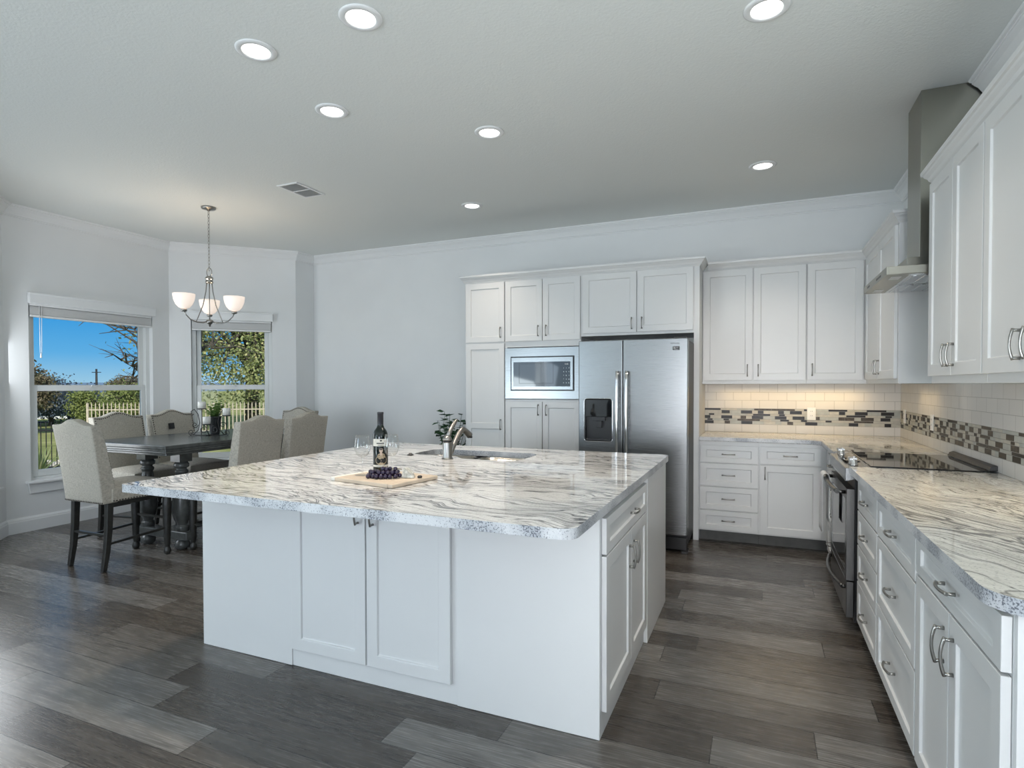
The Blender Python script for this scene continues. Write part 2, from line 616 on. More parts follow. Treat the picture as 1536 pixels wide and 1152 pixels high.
def m_tarp():
    m, nt, b = mat('blue_white_sheet')
    n = N(nt, 'TexNoise')
    n.inputs['Scale'].default_value = 5
    n.inputs['Detail'].default_value = 3
    L(nt, coords(nt, (1, 1, 2)), n.inputs['Vector'])
    r = ramp(nt, n.outputs['Fac'], [(.42, (.06, .16, .50)), (.50, (.20, .36, .70)), (.56, (.72, .77, .84))])
    L(nt, r.outputs[0], b.inputs['Base Color'])
    b.inputs['Roughness'].default_value = .6
    return m


M['tarp'] = m_tarp()


def m_lawn():
    m, nt, b = mat('lawn')
    v = coords(nt)
    n = N(nt, 'TexNoise')
    n.inputs['Scale'].default_value = 1.2
    n.inputs['Detail'].default_value = 6
    L(nt, v, n.inputs['Vector'])
    r = ramp(nt, n.outputs['Fac'], [(.3, (.19, .21, .075)), (.5, (.27, .28, .11)), (.7, (.36, .35, .16))])
    L(nt, r.outputs[0], b.inputs['Base Color'])
    b.inputs['Roughness'].default_value = 1
    b.inputs['Specular IOR Level'].default_value = .05
    n2 = N(nt, 'TexNoise')
    n2.inputs['Scale'].default_value = 40
    L(nt, v, n2.inputs['Vector'])
    bump(nt, b, n2.outputs['Fac'], .8, .03)
    return m


M['lawn'] = m_lawn()


# ------------------------------------------------------------------ helpers
def box(bm, x0, x1, y0, y1, z0, z1, mi=0):
    if x0 > x1: x0, x1 = x1, x0
    if y0 > y1: y0, y1 = y1, y0
    if z0 > z1: z0, z1 = z1, z0
    v = [bm.verts.new(p) for p in ((x0, y0, z0), (x1, y0, z0), (x1, y1, z0), (x0, y1, z0), (x0, y0, z1), (x1, y0, z1), (x1, y1, z1), (x0, y1, z1))]
    for f in ((0, 3, 2, 1), (4, 5, 6, 7), (0, 1, 5, 4), (1, 2, 6, 5), (2, 3, 7, 6), (3, 0, 4, 7)):
        bm.faces.new([v[i] for i in f]).material_index = mi
    return v


def xform(verts, mtx):
    for v in verts:
        v.co = mtx @ v.co


def lathe(bm, prof, c=(0, 0, 0), n=24, mi=0, axis='Z'):
    rings = []
    for r, z in prof:
        if r < 1e-6:
            p = (0, 0, z)
            rings.append([bm.verts.new(p)])
        else:
            rings.append([bm.verts.new((r * cos(2 * pi * k / n), r * sin(2 * pi * k / n), z)) for k in range(n)])
    for a, b in zip(rings, rings[1:]):
        if len(a) == 1 and len(b) == 1:
            continue
        for k in range(n):
            k2 = (k + 1) % n
            if len(a) == 1:
                f = (a[0], b[k2], b[k])
            elif len(b) == 1:
                f = (a[k], a[k2], b[0])
            else:
                f = (a[k], a[k2], b[k2], b[k])
            try:
                f = bm.faces.new(f)
                f.material_index = mi
                f.smooth = True
            except ValueError:
                pass
    vs = [v for r in rings for v in r]
    if axis == 'X':
        xform(vs, Matrix.Rotation(pi / 2, 4, 'Y'))
    elif axis == 'Y':
        xform(vs, Matrix.Rotation(-pi / 2, 4, 'X'))
    xform(vs, Matrix.Translation(c))
    return vs


def tube(bm, pts, r, n=8, mi=0, cap=True, square=False):
    pts = [Vector(p) for p in pts]
    rs = r if isinstance(r, (list, tuple)) else [r] * len(pts)
    rings = []
    up = None
    for i, p in enumerate(pts):
        if i == 0:
            t = pts[1] - pts[0]
        elif i == len(pts) - 1:
            t = pts[-1] - pts[-2]
        else:
            t = (pts[i + 1] - p).normalized() + (p - pts[i - 1]).normalized()
        if t.length < 1e-9:
            t = Vector((0, 0, 1))
        t.normalize()
        if up is None:
            up = Vector((0, 0, 1)) if abs(t.z) < .9 else Vector((1, 0, 0))
        a = (up - t * up.dot(t))
        if a.length < 1e-5:
            a = t.orthogonal()
        a.normalize()
        b = t.cross(a)
        up = a
        off = pi / n if square else 0
        rings.append([bm.verts.new(p + (a * cos(2 * pi * k / n + off) + b * sin(2 * pi * k / n + off)) * rs[i]) for k in range(n)])
    for A, B in zip(rings, rings[1:]):
        for k in range(n):
            f = bm.faces.new((A[k], A[(k + 1) % n], B[(k + 1) % n], B[k]))
            f.material_index = mi
            f.smooth = not square
    if cap:
        for rg in (rings[0][::-1], rings[-1]):
            f = bm.faces.new(rg)
            f.material_index = mi
    return [v for q in rings for v in q]


def prism(bm, poly, z0, z1, mi=0):
    b = [bm.verts.new((x, y, z0)) for x, y in poly]
    t = [bm.verts.new((x, y, z1)) for x, y in poly]
    n = len(poly)
    bm.faces.new(b[::-1]).material_index = mi
    bm.faces.new(t).material_index = mi
    for i in range(n):
        bm.faces.new((b[i], b[(i + 1) % n], t[(i + 1) % n], t[i])).material_index = mi
    return b + t


def sweep(bm, path, prof, mi=0, cap=True):
    """mitred moulding along an open plan path; profile (out to the left of travel, z)"""
    P = [Vector((p[0], p[1])) for p in path]
    nrm = []
    for a, b in zip(P, P[1:]):
        d = (b - a).normalized()
        nrm.append(Vector((-d.y, d.x)))
    rings = []
    for i, p in enumerate(P):
        if i == 0:
            m = nrm[0]
        elif i == len(P) - 1:
            m = nrm[-1]
        else:
            m = (nrm[i - 1] + nrm[i]) / (1 + nrm[i - 1].dot(nrm[i]))
        rings.append([bm.verts.new((p.x + m.x * o, p.y + m.y * o, z)) for o, z in prof])
    k = len(prof)
    for A, B in zip(rings, rings[1:]):
        for j in range(k):
            j2 = (j + 1) % k
            bm.faces.new((A[j], B[j], B[j2], A[j2])).material_index = mi
    if cap:
        bm.faces.new(rings[0])
        bm.faces.new(rings[-1][::-1])


def sphere(bm, c, r, mi=0, u=10, v=7, sc=(1, 1, 1)):
    res = bmesh.ops.create_uvsphere(bm, u_segments=u, v_segments=v, radius=r)
    vs = res['verts']
    xform(vs, Matrix.Translation(c) @ Matrix.Diagonal((*sc, 1)))
    for vv in vs:
        for f in vv.link_faces:
            f.smooth = True
            f.material_index = mi
    return vs


def obj(name, bm, mats, parent=None, loc=None, rot=None, bevel=0, seg=2, smooth=False, fix=True):
    if fix:
        bmesh.ops.recalc_face_normals(bm, faces=bm.faces)
    me = bpy.data.meshes.new(name)
    bm.to_mesh(me)
    bm.free()
    for m in (mats if isinstance(mats, (list, tuple)) else [mats]):
        me.materials.append(M[m] if isinstance(m, str) else m)
    if smooth:
        for p in me.polygons:
            p.use_smooth = True
    o = bpy.data.objects.new(name, me)
    COL.objects.link(o)
    if loc is not None: o.location = loc
    if rot is not None: o.rotation_euler = rot
    if parent: o.parent = parent
    if bevel:
        md = o.modifiers.new('bevel', 'BEVEL')
        md.width = bevel
        md.segments = seg
        md.limit_method = 'ANGLE'
        md.angle_limit = radians(40)
    return o


def tag(o, label, cat, group=None):
    o['label'] = label
    o['category'] = cat
    if group: o['group'] = group
    return o


def thing(name, label, cat, loc=(0, 0, 0), rz=0, group=None):
    o = bpy.data.objects.new(name, None)
    o.empty_display_size = .05
    COL.objects.link(o)
    o.location = loc
    o.rotation_euler = (0, 0, rz)
    return tag(o, label, cat, group)


def struct(name, bm, mats, **kw):
    o = obj(name, bm, mats, **kw)
    o['kind'] = 'structure'
    return o


def copy_tree(o, parent=None):
    c = o.copy()
    COL.objects.link(c)
    if parent: c.parent = parent
    for ch in list(o.children):
        copy_tree(ch, c)
    return c


def B():
    return bmesh.new()


def text_mesh(name, s, size, m, parent, loc, rot, extrude=.0006):
    cu = bpy.data.curves.new(name, 'FONT')
    cu.body = s
    cu.size = size
    cu.extrude = extrude
    cu.align_x = 'CENTER'
    cu.align_y = 'CENTER'
    t = bpy.data.objects.new(name + '_tmp', cu)
    COL.objects.link(t)
    bpy.context.view_layer.update()
    dg = bpy.context.evaluated_depsgraph_get()
    me = bpy.data.meshes.new_from_object(t.evaluated_get(dg))
    bpy.data.objects.remove(t)
    bpy.data.curves.remove(cu)
    me.materials.clear()
    me.materials.append(M[m])
    me.name = name
    o = bpy.data.objects.new(name, me)
    COL.objects.link(o)
    o.parent = parent
    o.location = loc
    o.rotation_euler = rot
    return o


# ------------------------------------------------------------------ room shell
bm = B(); box(bm, -6.9, 1.4, YR - .2, 6.3, -.12, 0); struct('floor', bm, 'floor')
bm = B(); box(bm, -6.9, 1.4, YR - .2, 6.3, ZC, ZC + .12); struct('ceiling', bm, 'ceiling')


def wall(name, A, Bp, holes=(), e0=0, e1=0, th=.14, out=1):
    """wall from A to B; the room is on the left of travel, thickness to the right"""
    A = Vector(A); Bp = Vector(Bp)
    d = (Bp - A); Ln = d.length; d.normalize()
    bm = B()
    def piece(s0, s1, z0, z1):
        if s1 - s0 > 1e-4 and z1 - z0 > 1e-4:
            box(bm, s0, s1, -th, 0, z0, z1)
    s = -e0
    for (a, b_, z0, z1) in sorted(holes):
        piece(s, a, 0, ZC)
        piece(a, b_, 0, z0)
        piece(a, b_, z1, ZC)
        s = b_
    piece(s, Ln + e1, 0, ZC)
    o = struct(name, bm, 'wall', loc=(A.x, A.y, 0), rot=(0, 0, atan2(d.y, d.x)))
    return o


# window openings
WZ0, WZ1 = .455, 2.20
w1 = (3.255, 4.475)                        # Y range of window 1 on the wall X=-6.40
lenR = (Vector(P1) - Vector(P2)).length
w2 = (.225, 1.12)                          # measured from P2 on the P1-P2 wall
wall('wall_right', (XR, YR), (XR, YB), [(3.9, 5.2, .95, 2.25)], e0=.1, e1=.14)  # opening made up for the side fill lamps
wall('wall_back', (XR, YB), P0, e0=.14, e1=.14)
wall('wall_left', P0, P1)
wall('wall_bay_right', P1, P2, [(lenR - w2[1], lenR - w2[0], WZ0, WZ1)], e1=.058)
wall('wall_bay', P2, P3, [(P2[1] - w1[1], P2[1] - w1[0], WZ0, WZ1)], e0=.058, e1=.058)
lenF = (Vector(P3) - Vector(P4)).length
wall('wall_bay_left', P3, P4, [(w2[0], w2[1], WZ0, WZ1)], e0=.058)
wall('wall_front', P4, (P4[0], YR), [(3.55, 5.94, 0, 2.2)])
wall('wall_rear', (P4[0], YR), (XR, YR), [(.09, 1.19, .3, 2.6), (4.79, 6.19, .3, 2.6)], e0=.14, e1=.14)

CR = [(0, -.102), (.012, -.102), (.012, -.094), (.022, -.088), (.026, -.078), (.034, -.066), (.048, -.046), (.066, -.032), (.070, -.026),
      (.076, -.024), (.076, -.016), (.088, -.012), (.092, -.003), (.092, 0), (0, 0)]
CR = [(o, ZC - .0005 + z) for o, z in CR]
bm = B(); sweep(bm, [(XR, 4.29), (XR, YB), P0, P1, P2, P3, P4, (P4[0], YR)], CR); struct('trim_1', bm, 'trim')
bm = B(); sweep(bm, [(XR, YR), (XR, 3.955)], CR); struct('trim_2', bm, 'trim')
BS = [(0, 0), (.016, 0), (.016, .105), (.013, .112), (.013, .122), (.007, .134), (.004, .14), (0, .14)]
bm = B(); sweep(bm, [(-2.86, YB), P0], BS); struct('baseboard_back', bm, 'trim')
bm = B(); sweep(bm, [P0, P1, P2, P3, P4, (P4[0], -1.6 + 1.3)], BS); struct('baseboard_bay', bm, 'trim')
bm = B(); sweep(bm, [(XR, YR), (XR, 1.55)], BS); struct('baseboard_right', bm, 'trim')


def window(name, A, d, s0, s1, label, cord=True, blind_label=None):
    """double-hung vinyl window in an opening s0..s1 along unit d from A; inside is on the right side of d's left... n points into the room"""
    A = Vector(A); d = Vector(d).normalized()
    w = s1 - s0
    org = A + d * s0
    rz = atan2(d.y, d.x)
    root = bpy.data.objects.new(name, None); COL.objects.link(root)
    root.location = (org.x, org.y, 0); root.rotation_euler = (0, 0, rz)
    root['kind'] = 'structure'
    # local x along the wall, local y outward is negative side -> room at +y
    z0, z1 = WZ0, WZ1
    F = .045
    bm = B()
    ya, yb = -.135, -.055
    g = .001
    box(bm, g, F, ya, yb, z0, z1 - g); box(bm, w - F, w - g, ya, yb, z0, z1 - g)
    box(bm, F, w - F, ya, yb, z1 - F, z1 - g); box(bm, F, w - F, ya, yb, z0 + .001, z0 + F)
    obj('window_frame', bm, 'vinyl', root, bevel=.003)
    zm = 1.37

    def sash(nm, zz0, zz1, y0, y1, st, bot, top):
        bm = B()
        x0, x1 = F + .002, w - F - .002
        box(bm, x0, x0 + st, y0, y1, zz0, zz1); box(bm, x1 - st, x1, y0, y1, zz0, zz1)
        box(bm, x0 + st, x1 - st, y0, y1, zz0, zz0 + bot); box(bm, x0 + st, x1 - st, y0, y1, zz1 - top, zz1)
        s = obj(nm, bm, 'vinyl', root, bevel=.003)
        bm = B()
        ym = (y0 + y1) / 2
        box(bm, x0 + st - .004, x1 - st + .004, ym - .002, ym + .002, zz0 + bot - .004, zz1 - top + .004)
        obj('pane', bm, 'pane', s)
        return s
    sash('upper_sash', zm - .02, z1 - F - .002, -.130, -.102, .045, .045, .04)
    lo = sash('lower_sash', z0 + F + .002, zm + .02, -.098, -.066, .048, .065, .055)
    bm = B()
    box(bm, w / 2 - .03, w / 2 + .03, -.064, -.046, zm + .002, zm + .016); box(bm, w / 2 - .008, w / 2 + .026, -.058, -.040, zm + .016, zm + .024)
    obj('sash_lock', bm, 'vinyl', lo, bevel=.003)
    bm = B()
    box(bm, .001, w - .001, -.054, .0, z0 - .0005 - .0, z0 + .022)
    box(bm, -.05, w + .05, .0005, .052, z0 - .004, z0 + .022)
    obj('sill', bm, 'trim', root, bevel=.006)
    bm = B()
    vs = box(bm, -.03, w + .03, .0005, .018, z0 - .098, z0 - .005)
    for v in vs:
        if v.co.z < z0 - .05:
            v.co.x += .012 if v.co.x < w / 2 else -.012
    obj('apron', bm, 'trim', root, bevel=.003)
    # raised faux-wood blind
    bl = thing('window_blind', blind_label, 'blind', (org.x, org.y, 0), rz)
    bm = B(); box(bm, -.012, w + .012, .004, .046, z1 - .025, z1 + .07); box(bm, -.016, w + .016, .003, .052, z1 + .06, z1 + .078)
    obj('valance', bm, 'trim', bl, bevel=.004)
    bm = B(); box(bm, .01, w - .01, -.045, .002, z1 - .045, z1 - .002); obj('headrail', bm, 'white_plastic', bl)
    bm = B()
    z = z1 - .05
    for k in range(17):
        box(bm, .014, w - .014, -.046, .004, z - .0042, z - .0012); z -= .0046
    obj('slats', bm, 'white_plastic', bl)
    bm = B(); box(bm, .014, w - .014, -.046, .005, z - .022, z - .003); obj('bottom_rail', bm, 'white_plastic', bl, bevel=.003)
    if cord:
        bm = B(); tube(bm, [(.075, .009, z1 - .04), (.075, .009, 1.66)], .0026, 6); tube(bm, [(.085, .009, z1 - .04), (.082, .009, 1.66)], .0026, 6)
        lathe(bm, [(0, 1.62), (.008, 1.625), (.006, 1.66), (0, 1.665)], (.078, .009, 0), 8)
        obj('lift_cord', bm, 'white_plastic', bl)
    return root


# window local +y must point into the room: travel direction with the room on its left
window('window_1', P2, (0, -1), P2[1] - w1[1], P2[1] - w1[0], '', False, 'raised white slatted blind over the window with blue sky')
dR = Vector(P2) - Vector(P1)
window('window_2', P1, dR, lenR - w2[1], lenR - w2[0], '', False, 'raised white slatted blind over the window filled by a tree')
# the cord hangs at the near (left in the photo) end of the first blind
b1 = [o for o in COL.objects if o.name == 'window_blind'][0]
wW = w1[1] - w1[0]
bm = B(); tube(bm, [(wW - .085, .009, WZ1 - .04), (wW - .087, .009, 1.70)], .0028, 6); tube(bm, [(wW - .105, .009, WZ1 - .04), (wW - .10, .009, 1.70)], .0028, 6)
lathe(bm, [(0, 1.655), (.009, 1.66), (.006, 1.70), (0, 1.705)], (wW - .093, .009, 0), 8)
obj('lift_cord', bm, 'white_plastic', b1)
dF = Vector(P4) - Vector(P3)
r3 = window('window_3', P3, dF, w2[0], w2[1], '', False, 'raised white slatted blind over the window beside the bay corner')

# ------------------------------------------------------------------ tiled splashback
def rect_wall(name, p0, p1, z0, z1, th, m, parent=None, uvoff=(0, 0)):
    """thin tiled slab standing on a wall line p0->p1 with the room on its left; UVs in metres"""
    A = Vector(p0); Bq = Vector(p1); d = (Bq - A); Ln = d.length; d.normalize()
    bm = B(); box(bm, 0, Ln, 0.0004, th, z0, z1)
    uv = bm.loops.layers.uv.new('UVMap')
    for f in bm.faces:
        for l in f.loops:
            l[uv].uv = (l.vert.co.x + uvoff[0], l.vert.co.z - z0 + uvoff[1])
    return struct(name, bm, m, loc=(A.x, A.y, 0), rot=(0, 0, atan2(d.y, d.x)))


ZB0, ZB1, ZB2, ZB3 = CT + .0005, 1.0075, 1.158, 1.3915
rect_wall('trim_3', (XR, 1.60), (XR, YB), ZB0, ZB1, .008, 'subway', uvoff=(.03, 0))
rect_wall('trim_4', (XR, 1.60), (XR, YB), ZB2, ZB3, .008, 'subway', uvoff=(.03, 0))
rect_wall('trim_5', (XR - .008, YB), (-.499, YB), ZB0, ZB1, .008, 'subway', uvoff=(.035, 0))
rect_wall('trim_6', (XR - .008, YB), (-.499, YB), ZB2, ZB3, .008, 'subway', uvoff=(.035, 0))


def mosaic(name, p0, p1, seed):
    rr = random.Random(seed)
    A = Vector(p0); Bq = Vector(p1); d = (Bq - A); Ln = d.length; d.normalize()
    bm = B()
    box(bm, 0, Ln, .0004, .0055, ZB1, ZB2, 4)
    hs = [.017, .030, .017, .030, .017, .030]
    z = ZB2 - .0015
    for h in hs:
        x = -rr.random() * .1
        prev = 0
        while x < Ln:
            l = rr.choice((.05, .075, .10, .15, .15, .2)) if h < .02 else rr.choice((.05, .05, .075, .10, .10))
            x0, x1 = max(0.0, x), min(Ln, x + l - .002)
            if x1 - x0 > .004:
                r = rr.random()
                if prev in (0, 1):
                    mi = 2 if r < .55 else 3
                    if r > .93: mi = 1
                else:
                    mi = 0 if r < .50 else (1 if r < .64 else (2 if r < .86 else 3))
                prev = mi
                box(bm, x0, x1, .004, .0082, z - h + .002, z, mi)
            x += l
        z -= h + .0016
    return struct(name, bm, ['mos_dark', 'mos_brown', 'mos_light', 'mos_grey', 'grout'], loc=(A.x, A.y, 0), rot=(0, 0, atan2(d.y, d.x)))


mosaic('trim_7', (XR, 1.60), (XR, YB - .009), 3)
mosaic('trim_8', (XR - .009, YB), (-.499, YB), 11)


# ------------------------------------------------------------------ cabinet parts
DT = .02                                     # door thickness


def door_mesh(w, h, stile=.058, rails=None, top=.058, bot=.058, depth=.009, t=DT):
    """shaker front, lower-left back corner at the origin, front at y=-t"""
    bm = B()
    xs = [0, stile, w - stile, w]
    zs = [0, bot]
    for r in (rails or []):
        zs += [r - .029, r + .029]
    zs += [h - top, h]
    g = {}
    def v(i, j, y):
        k = (i, j, round(y, 5))
        if k not in g:
            g[k] = bm.verts.new((xs[i], y, zs[j]))
        return g[k]
    for i in range(3):
        for j in range(len(zs) - 1):
            rec = (i == 1 and j % 2 == 1)
            if not rec:
                bm.faces.new((v(i, j, -t), v(i + 1, j, -t), v(i + 1, j + 1, -t), v(i, j + 1, -t)))
            else:
                e = .0035
                x0, x1, z0, z1 = xs[i], xs[i + 1], zs[j], zs[j + 1]
                yi = -t + depth
                inn = [bm.verts.new(p) for p in ((x0 + e, yi, z0 + e), (x1 - e, yi, z0 + e), (x1 - e, yi, z1 - e), (x0 + e, yi, z1 - e))]
                out = [v(i, j, -t), v(i + 1, j, -t), v(i + 1, j + 1, -t), v(i, j + 1, -t)]
                for q in range(4):
                    bm.faces.new((out[q], out[(q + 1) % 4], inn[(q + 1) % 4], inn[q]))
                bm.faces.new(inn)
    nz = len(zs) - 1
    # sides and back
    bk = [bm.verts.new(p) for p in ((0, 0, 0), (w, 0, 0), (w, 0, h), (0, 0, h))]
    bm.faces.new(bk[::-1])
    lo = [v(i, 0, -t) for i in range(4)]
    hi = [v(i, nz, -t) for i in range(4)]
    le = [v(0, j, -t) for j in range(nz + 1)]
    ri = [v(3, j, -t) for j in range(nz + 1)]
    bm.faces.new(lo[::-1] + [bk[0], bk[1]])
    bm.faces.new(hi + [bk[2], bk[3]])
    bm.faces.new(le + [bk[3], bk[0]])
    bm.faces.new(ri[::-1] + [bk[1], bk[2]])
    return bm


HANDLE = {}


def handle_mesh(vertical):
    if vertical not in HANDLE:
        bm = B()
        c = .048
        pts = []
        for k in range(13):
            a = -1 + 2 * k / 12
            pts.append((a * c * 1.12, -(.020 + .010 * (1 - a * a)), 0))
        tube(bm, pts, [.0042 + .0012 * abs(-1 + 2 * k / 12) for k in range(13)], 8)
        for s in (-1, 1):
            tube(bm, [(s * c, 0, 0), (s * c, -.021, 0)], [.0062, .0045], 8)
        if vertical:
            xform(bm.verts, Matrix.Rotation(pi / 2, 4, 'Y'))
        bmesh.ops.recalc_face_normals(bm, faces=bm.faces)
        me = bpy.data.meshes.new('handle')
        bm.to_mesh(me); bm.free()
        me.materials.append(M['nickel'])
        HANDLE[vertical] = me
    return HANDLE[vertical]


def add_handle(parent, x, z, vertical):
    o = bpy.data.objects.new('handle', handle_mesh(vertical))
    COL.objects.link(o)
    o.parent = parent
    o.location = (x, -DT, z)
    return o


def door(cab, x0, x1, z0, z1, hx=None, hz=None, vertical=True, name='door', y=0, **kw):
    g = .0022
    o = obj(name, door_mesh(x1 - x0 - 2 * g, z1 - z0 - 2 * g, **kw), 'cabinet', cab, loc=(x0 + g, y - .0008, z0 + g), bevel=.0018, seg=2)
    if hx is not None:
        add_handle(o, hx - x0 - g, hz - z0 - g, vertical)
    return o


def drawer(cab, x0, x1, z0, z1, y=0):
    return door(cab, x0, x1, z0, z1, (x0 + x1) / 2, (z0 + z1) / 2, False, 'drawer', y=y, stile=.052, top=min(.045, (z1 - z0) * .27), bot=min(.045, (z1 - z0) * .27))


def carcass(cab, w, d, z0, z1, name='body', extra=None, m='cabinet'):
    bm = B()
    box(bm, 0, w, 0, d, z0, z1)
    if extra:
        for e in extra: box(bm, *e)
    return obj(name, bm, m, cab, bevel=.001, seg=1)


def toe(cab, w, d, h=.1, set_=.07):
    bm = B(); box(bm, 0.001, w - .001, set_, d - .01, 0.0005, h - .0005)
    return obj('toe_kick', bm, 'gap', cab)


def back_cab(name, x0, label, group=None, y=YF):
    return thing(name, label, 'cabinet', (x0, y, 0), 0, group)


def right_cab(name, yhi, label, x=XF):
    return thing(name, label, 'cabinet', (x, yhi, 0), -pi / 2)


# --- tall bank on the back wall
ZT = 2.444
g1 = .0006
c = back_cab('pantry_cabinet', -2.816, 'tall narrow white pantry cabinet at the left end of the back wall bank')
W_ = .4555
carcass(c, W_, YB - YF - .002, .1, ZT)
toe(c, W_, YB - YF - .01)
door(c, .012, W_ - .004, 1.822, 2.43, W_ - .045, 1.92)
door(c, .012, W_ - .004, .11, 1.812, W_ - .045, .985, rails=[.855])
c = back_cab('microwave_cabinet', -2.360, 'tall white cabinet housing the built-in microwave between pantry and refrigerator')
W_ = .793
bm = B()
D_ = YB - YF - .002
box(bm, 0, W_, 0, D_, .1, 1.243); box(bm, 0, W_, 0, D_, 1.765, ZT); box(bm, 0, .02, 0, D_, 1.243, 1.765); box(bm, W_ - .012, W_, 0, D_, 1.243, 1.765); box(bm, .02, W_ - .012, D_ - .02, D_, 1.243, 1.765)
obj('body', bm, 'cabinet', c)
toe(c, W_, D_)
door(c, .004, .402, 1.822, 2.43, .362, 1.92); door(c, .405, .789, 1.822, 2.43, .445, 1.92)
door(c, .004, .402, .11, 1.222, .362, 1.14); door(c, .405, .789, .11, 1.222, .445, 1.14)
c = back_cab('fridge_cabinet', -1.566, 'white two-door cabinet over the refrigerator with a full-height side panel')
W_ = 1.082
bm = B(); box(bm, 0, W_, 0, D_, 1.850, ZT)
obj('body', bm, 'cabinet', c)
bm = B(); box(bm, W_ - .047, W_, 0, D_, .001, 1.8495); obj('side_panel', bm, 'cabinet', c, bevel=.001)
door(c, .018, .531, 1.872, 2.436, .487, 1.955); door(c, .536, 1.033, 1.872, 2.436, .58, 1.955)
CC = [(0, -.005), (.006, -.005), (.010, .004), (.018, .012), (.024, .026), (.036, .038), (.040, .046), (.048, .050), (.050, .062), (.050, .070), (0, .070)]
def ccrown(path, z, nm):
    bm = B(); sweep(bm, path, [(o, z + q) for o, q in CC])
    return struct(nm, bm, 'cabinet')
ccrown([(-.4835, YU - .0), (-.4835, YF), (-2.817, YF), (-2.817, YB)][::-1][::-1], ZT - .0, 'trim_9')

# --- wall cabinets over the back counter
c = back_cab('upper_cabinet', -.483, 'white two-door wall cabinet next to the refrigerator panel', y=YU)
carcass(c, .866, YB - YU - .009, 1.3925, ZT)
door(c, .006, .432, 1.424, 2.436, .39, 1.515); door(c, .438, .862, 1.424, 2.436, .48, 1.515)
c = back_cab('upper_cabinet', .3838, 'white single-door wall cabinet on the back wall beside the corner', y=YU)
carcass(c, XU - .3838 - .001, YB - YU - .009, 1.3925, ZT)
door(c, .004, .430, 1.424, 2.436, .044, 1.515)
# --- right wall uppers
c = right_cab('upper_cabinet', YB - .009, 'white wall cabinet in the corner at the far side of the range hood', XU)
wc = YB - .009 - 4.46
carcass(c, wc, XR - XU - .009, 1.3925, ZT)
door(c, .34, .915, 1.424, 2.436, .875, 1.515); door(c, .918, wc - .03, 1.424, 2.436, .958, 1.515)
c = right_cab('upper_cabinet', 3.667, 'white two-door wall cabinet at the near side of the range hood', XU)
wc = .806
carcass(c, wc, XR - XU - .009, 1.3925, ZT)
door(c, .006, .402, 1.428, 2.436, .362, 1.525); door(c, .405, wc - .004, 1.428, 2.436, .445, 1.525)
c = right_cab('upper_cabinet', 2.860, 'white two-door wall cabinet cut by the right edge of the photo', XU)
wc = .83
carcass(c, wc, XR - XU - .009, 1.3925, ZT)
door(c, .004, .412, 1.428, 2.436, .37, 1.525); door(c, .415, wc - .004, 1.428, 2.436, .457, 1.525)
ccrown([(XR, 4.46), (XU, 4.46), (XU, YU), (-.4325, YU)], ZT, 'trim_10')
ccrown([(XR, 2.03), (XU, 2.03), (XU, 3.667), (XR, 3.667)], ZT, 'trim_11')

# --- base cabinets on the back wall
DB = YB - YF - .002
c = back_cab('base_cabinet', -.483, 'white base cabinet of four drawers beside the refrigerator')
carcass(c, .490, DB, .1, .892); toe(c, .490, DB)
zz = [.11, .287, .494, .702, .860]
for a, b_ in zip(zz, zz[1:]): drawer(c, .009, .484, a + .002, b_ - .002)
c = back_cab('base_cabinet', .0078, 'white base cabinet with one drawer over a single door beside the range corner')
carcass(c, XF - .0078 + .56, DB, .1, .892); toe(c, XF - .0078 + .56, DB)
drawer(c, .008, .472, .712, .862)
door(c, .008, .472, .112, .706, .047, .635)
# --- base cabinets on the right wall
DR = XR - XF - .002
c = right_cab('base_cabinet', YF - .022, 'narrow white drawer base cabinet hidden beyond the range')
wf = YF - .022 - 4.475
carcass(c, wf, DR, .1, .892); toe(c, wf, DR)
for a, b_ in ((.11, .33), (.334, .53), (.534, .72), (.724, .862)): drawer(c, .30, wf - .01, a, b_)
c = right_cab('base_cabinet', 3.585, 'white base cabinet of four small drawers at the near side of the range')
wc = .556
carcass(c, wc, DR, .1, .892); toe(c, wc, DR)
zz = [.11, .335, .53, .715, .878]
for a, b_ in zip(zz, zz[1:]): drawer(c, .006, wc - .004, a + .002, b_ - .002)
c = right_cab('base_cabinet', 3.0285, 'white base cabinet of three wide drawers between the other two right-hand bases')
wc = .697
carcass(c, wc, DR, .1, .892); toe(c, wc, DR)
zz = [.11, .41, .712, .880]
for a, b_ in zip(zz, zz[1:]): drawer(c, .006, wc - .004, a + .002, b_ - .002)
c = right_cab('base_cabinet', 2.331, 'white base cabinet with a drawer and two doors at the near end of the counter')
wc = .755
carcass(c, wc, DR, .1, .892); toe(c, wc - .02, DR)
bm = B(); box(bm, wc + .0006, wc + .019, 0, DR, .0005, .892); obj('end_panel', bm, 'cabinet', c, bevel=.001)
drawer(c, .006, wc - .004, .752, .882)
door(c, .006, .372, .11, .748, .330, .64); door(c, .376, wc - .004, .11, .748, .418, .64)

# --- warm lights under the wall cabinets (parts of them are too thin to see; they light the tiles)
def under_light(x, y, sx, sy, p, col=(1, .72, .36)):
    return area('under_cabinet_light', (x, y, 1.386), (0, 0, -1), sx, sy, p, col, 150)
under_light(.02, 5.84, .7, .05, 1.25)
under_light(.60, 5.84, .5, .05, 1.15)
under_light(1.02, 5.05, .05, .5, .5)
under_light(.92, 2.75, .08, .6, 1.6, (1, .88, .68))


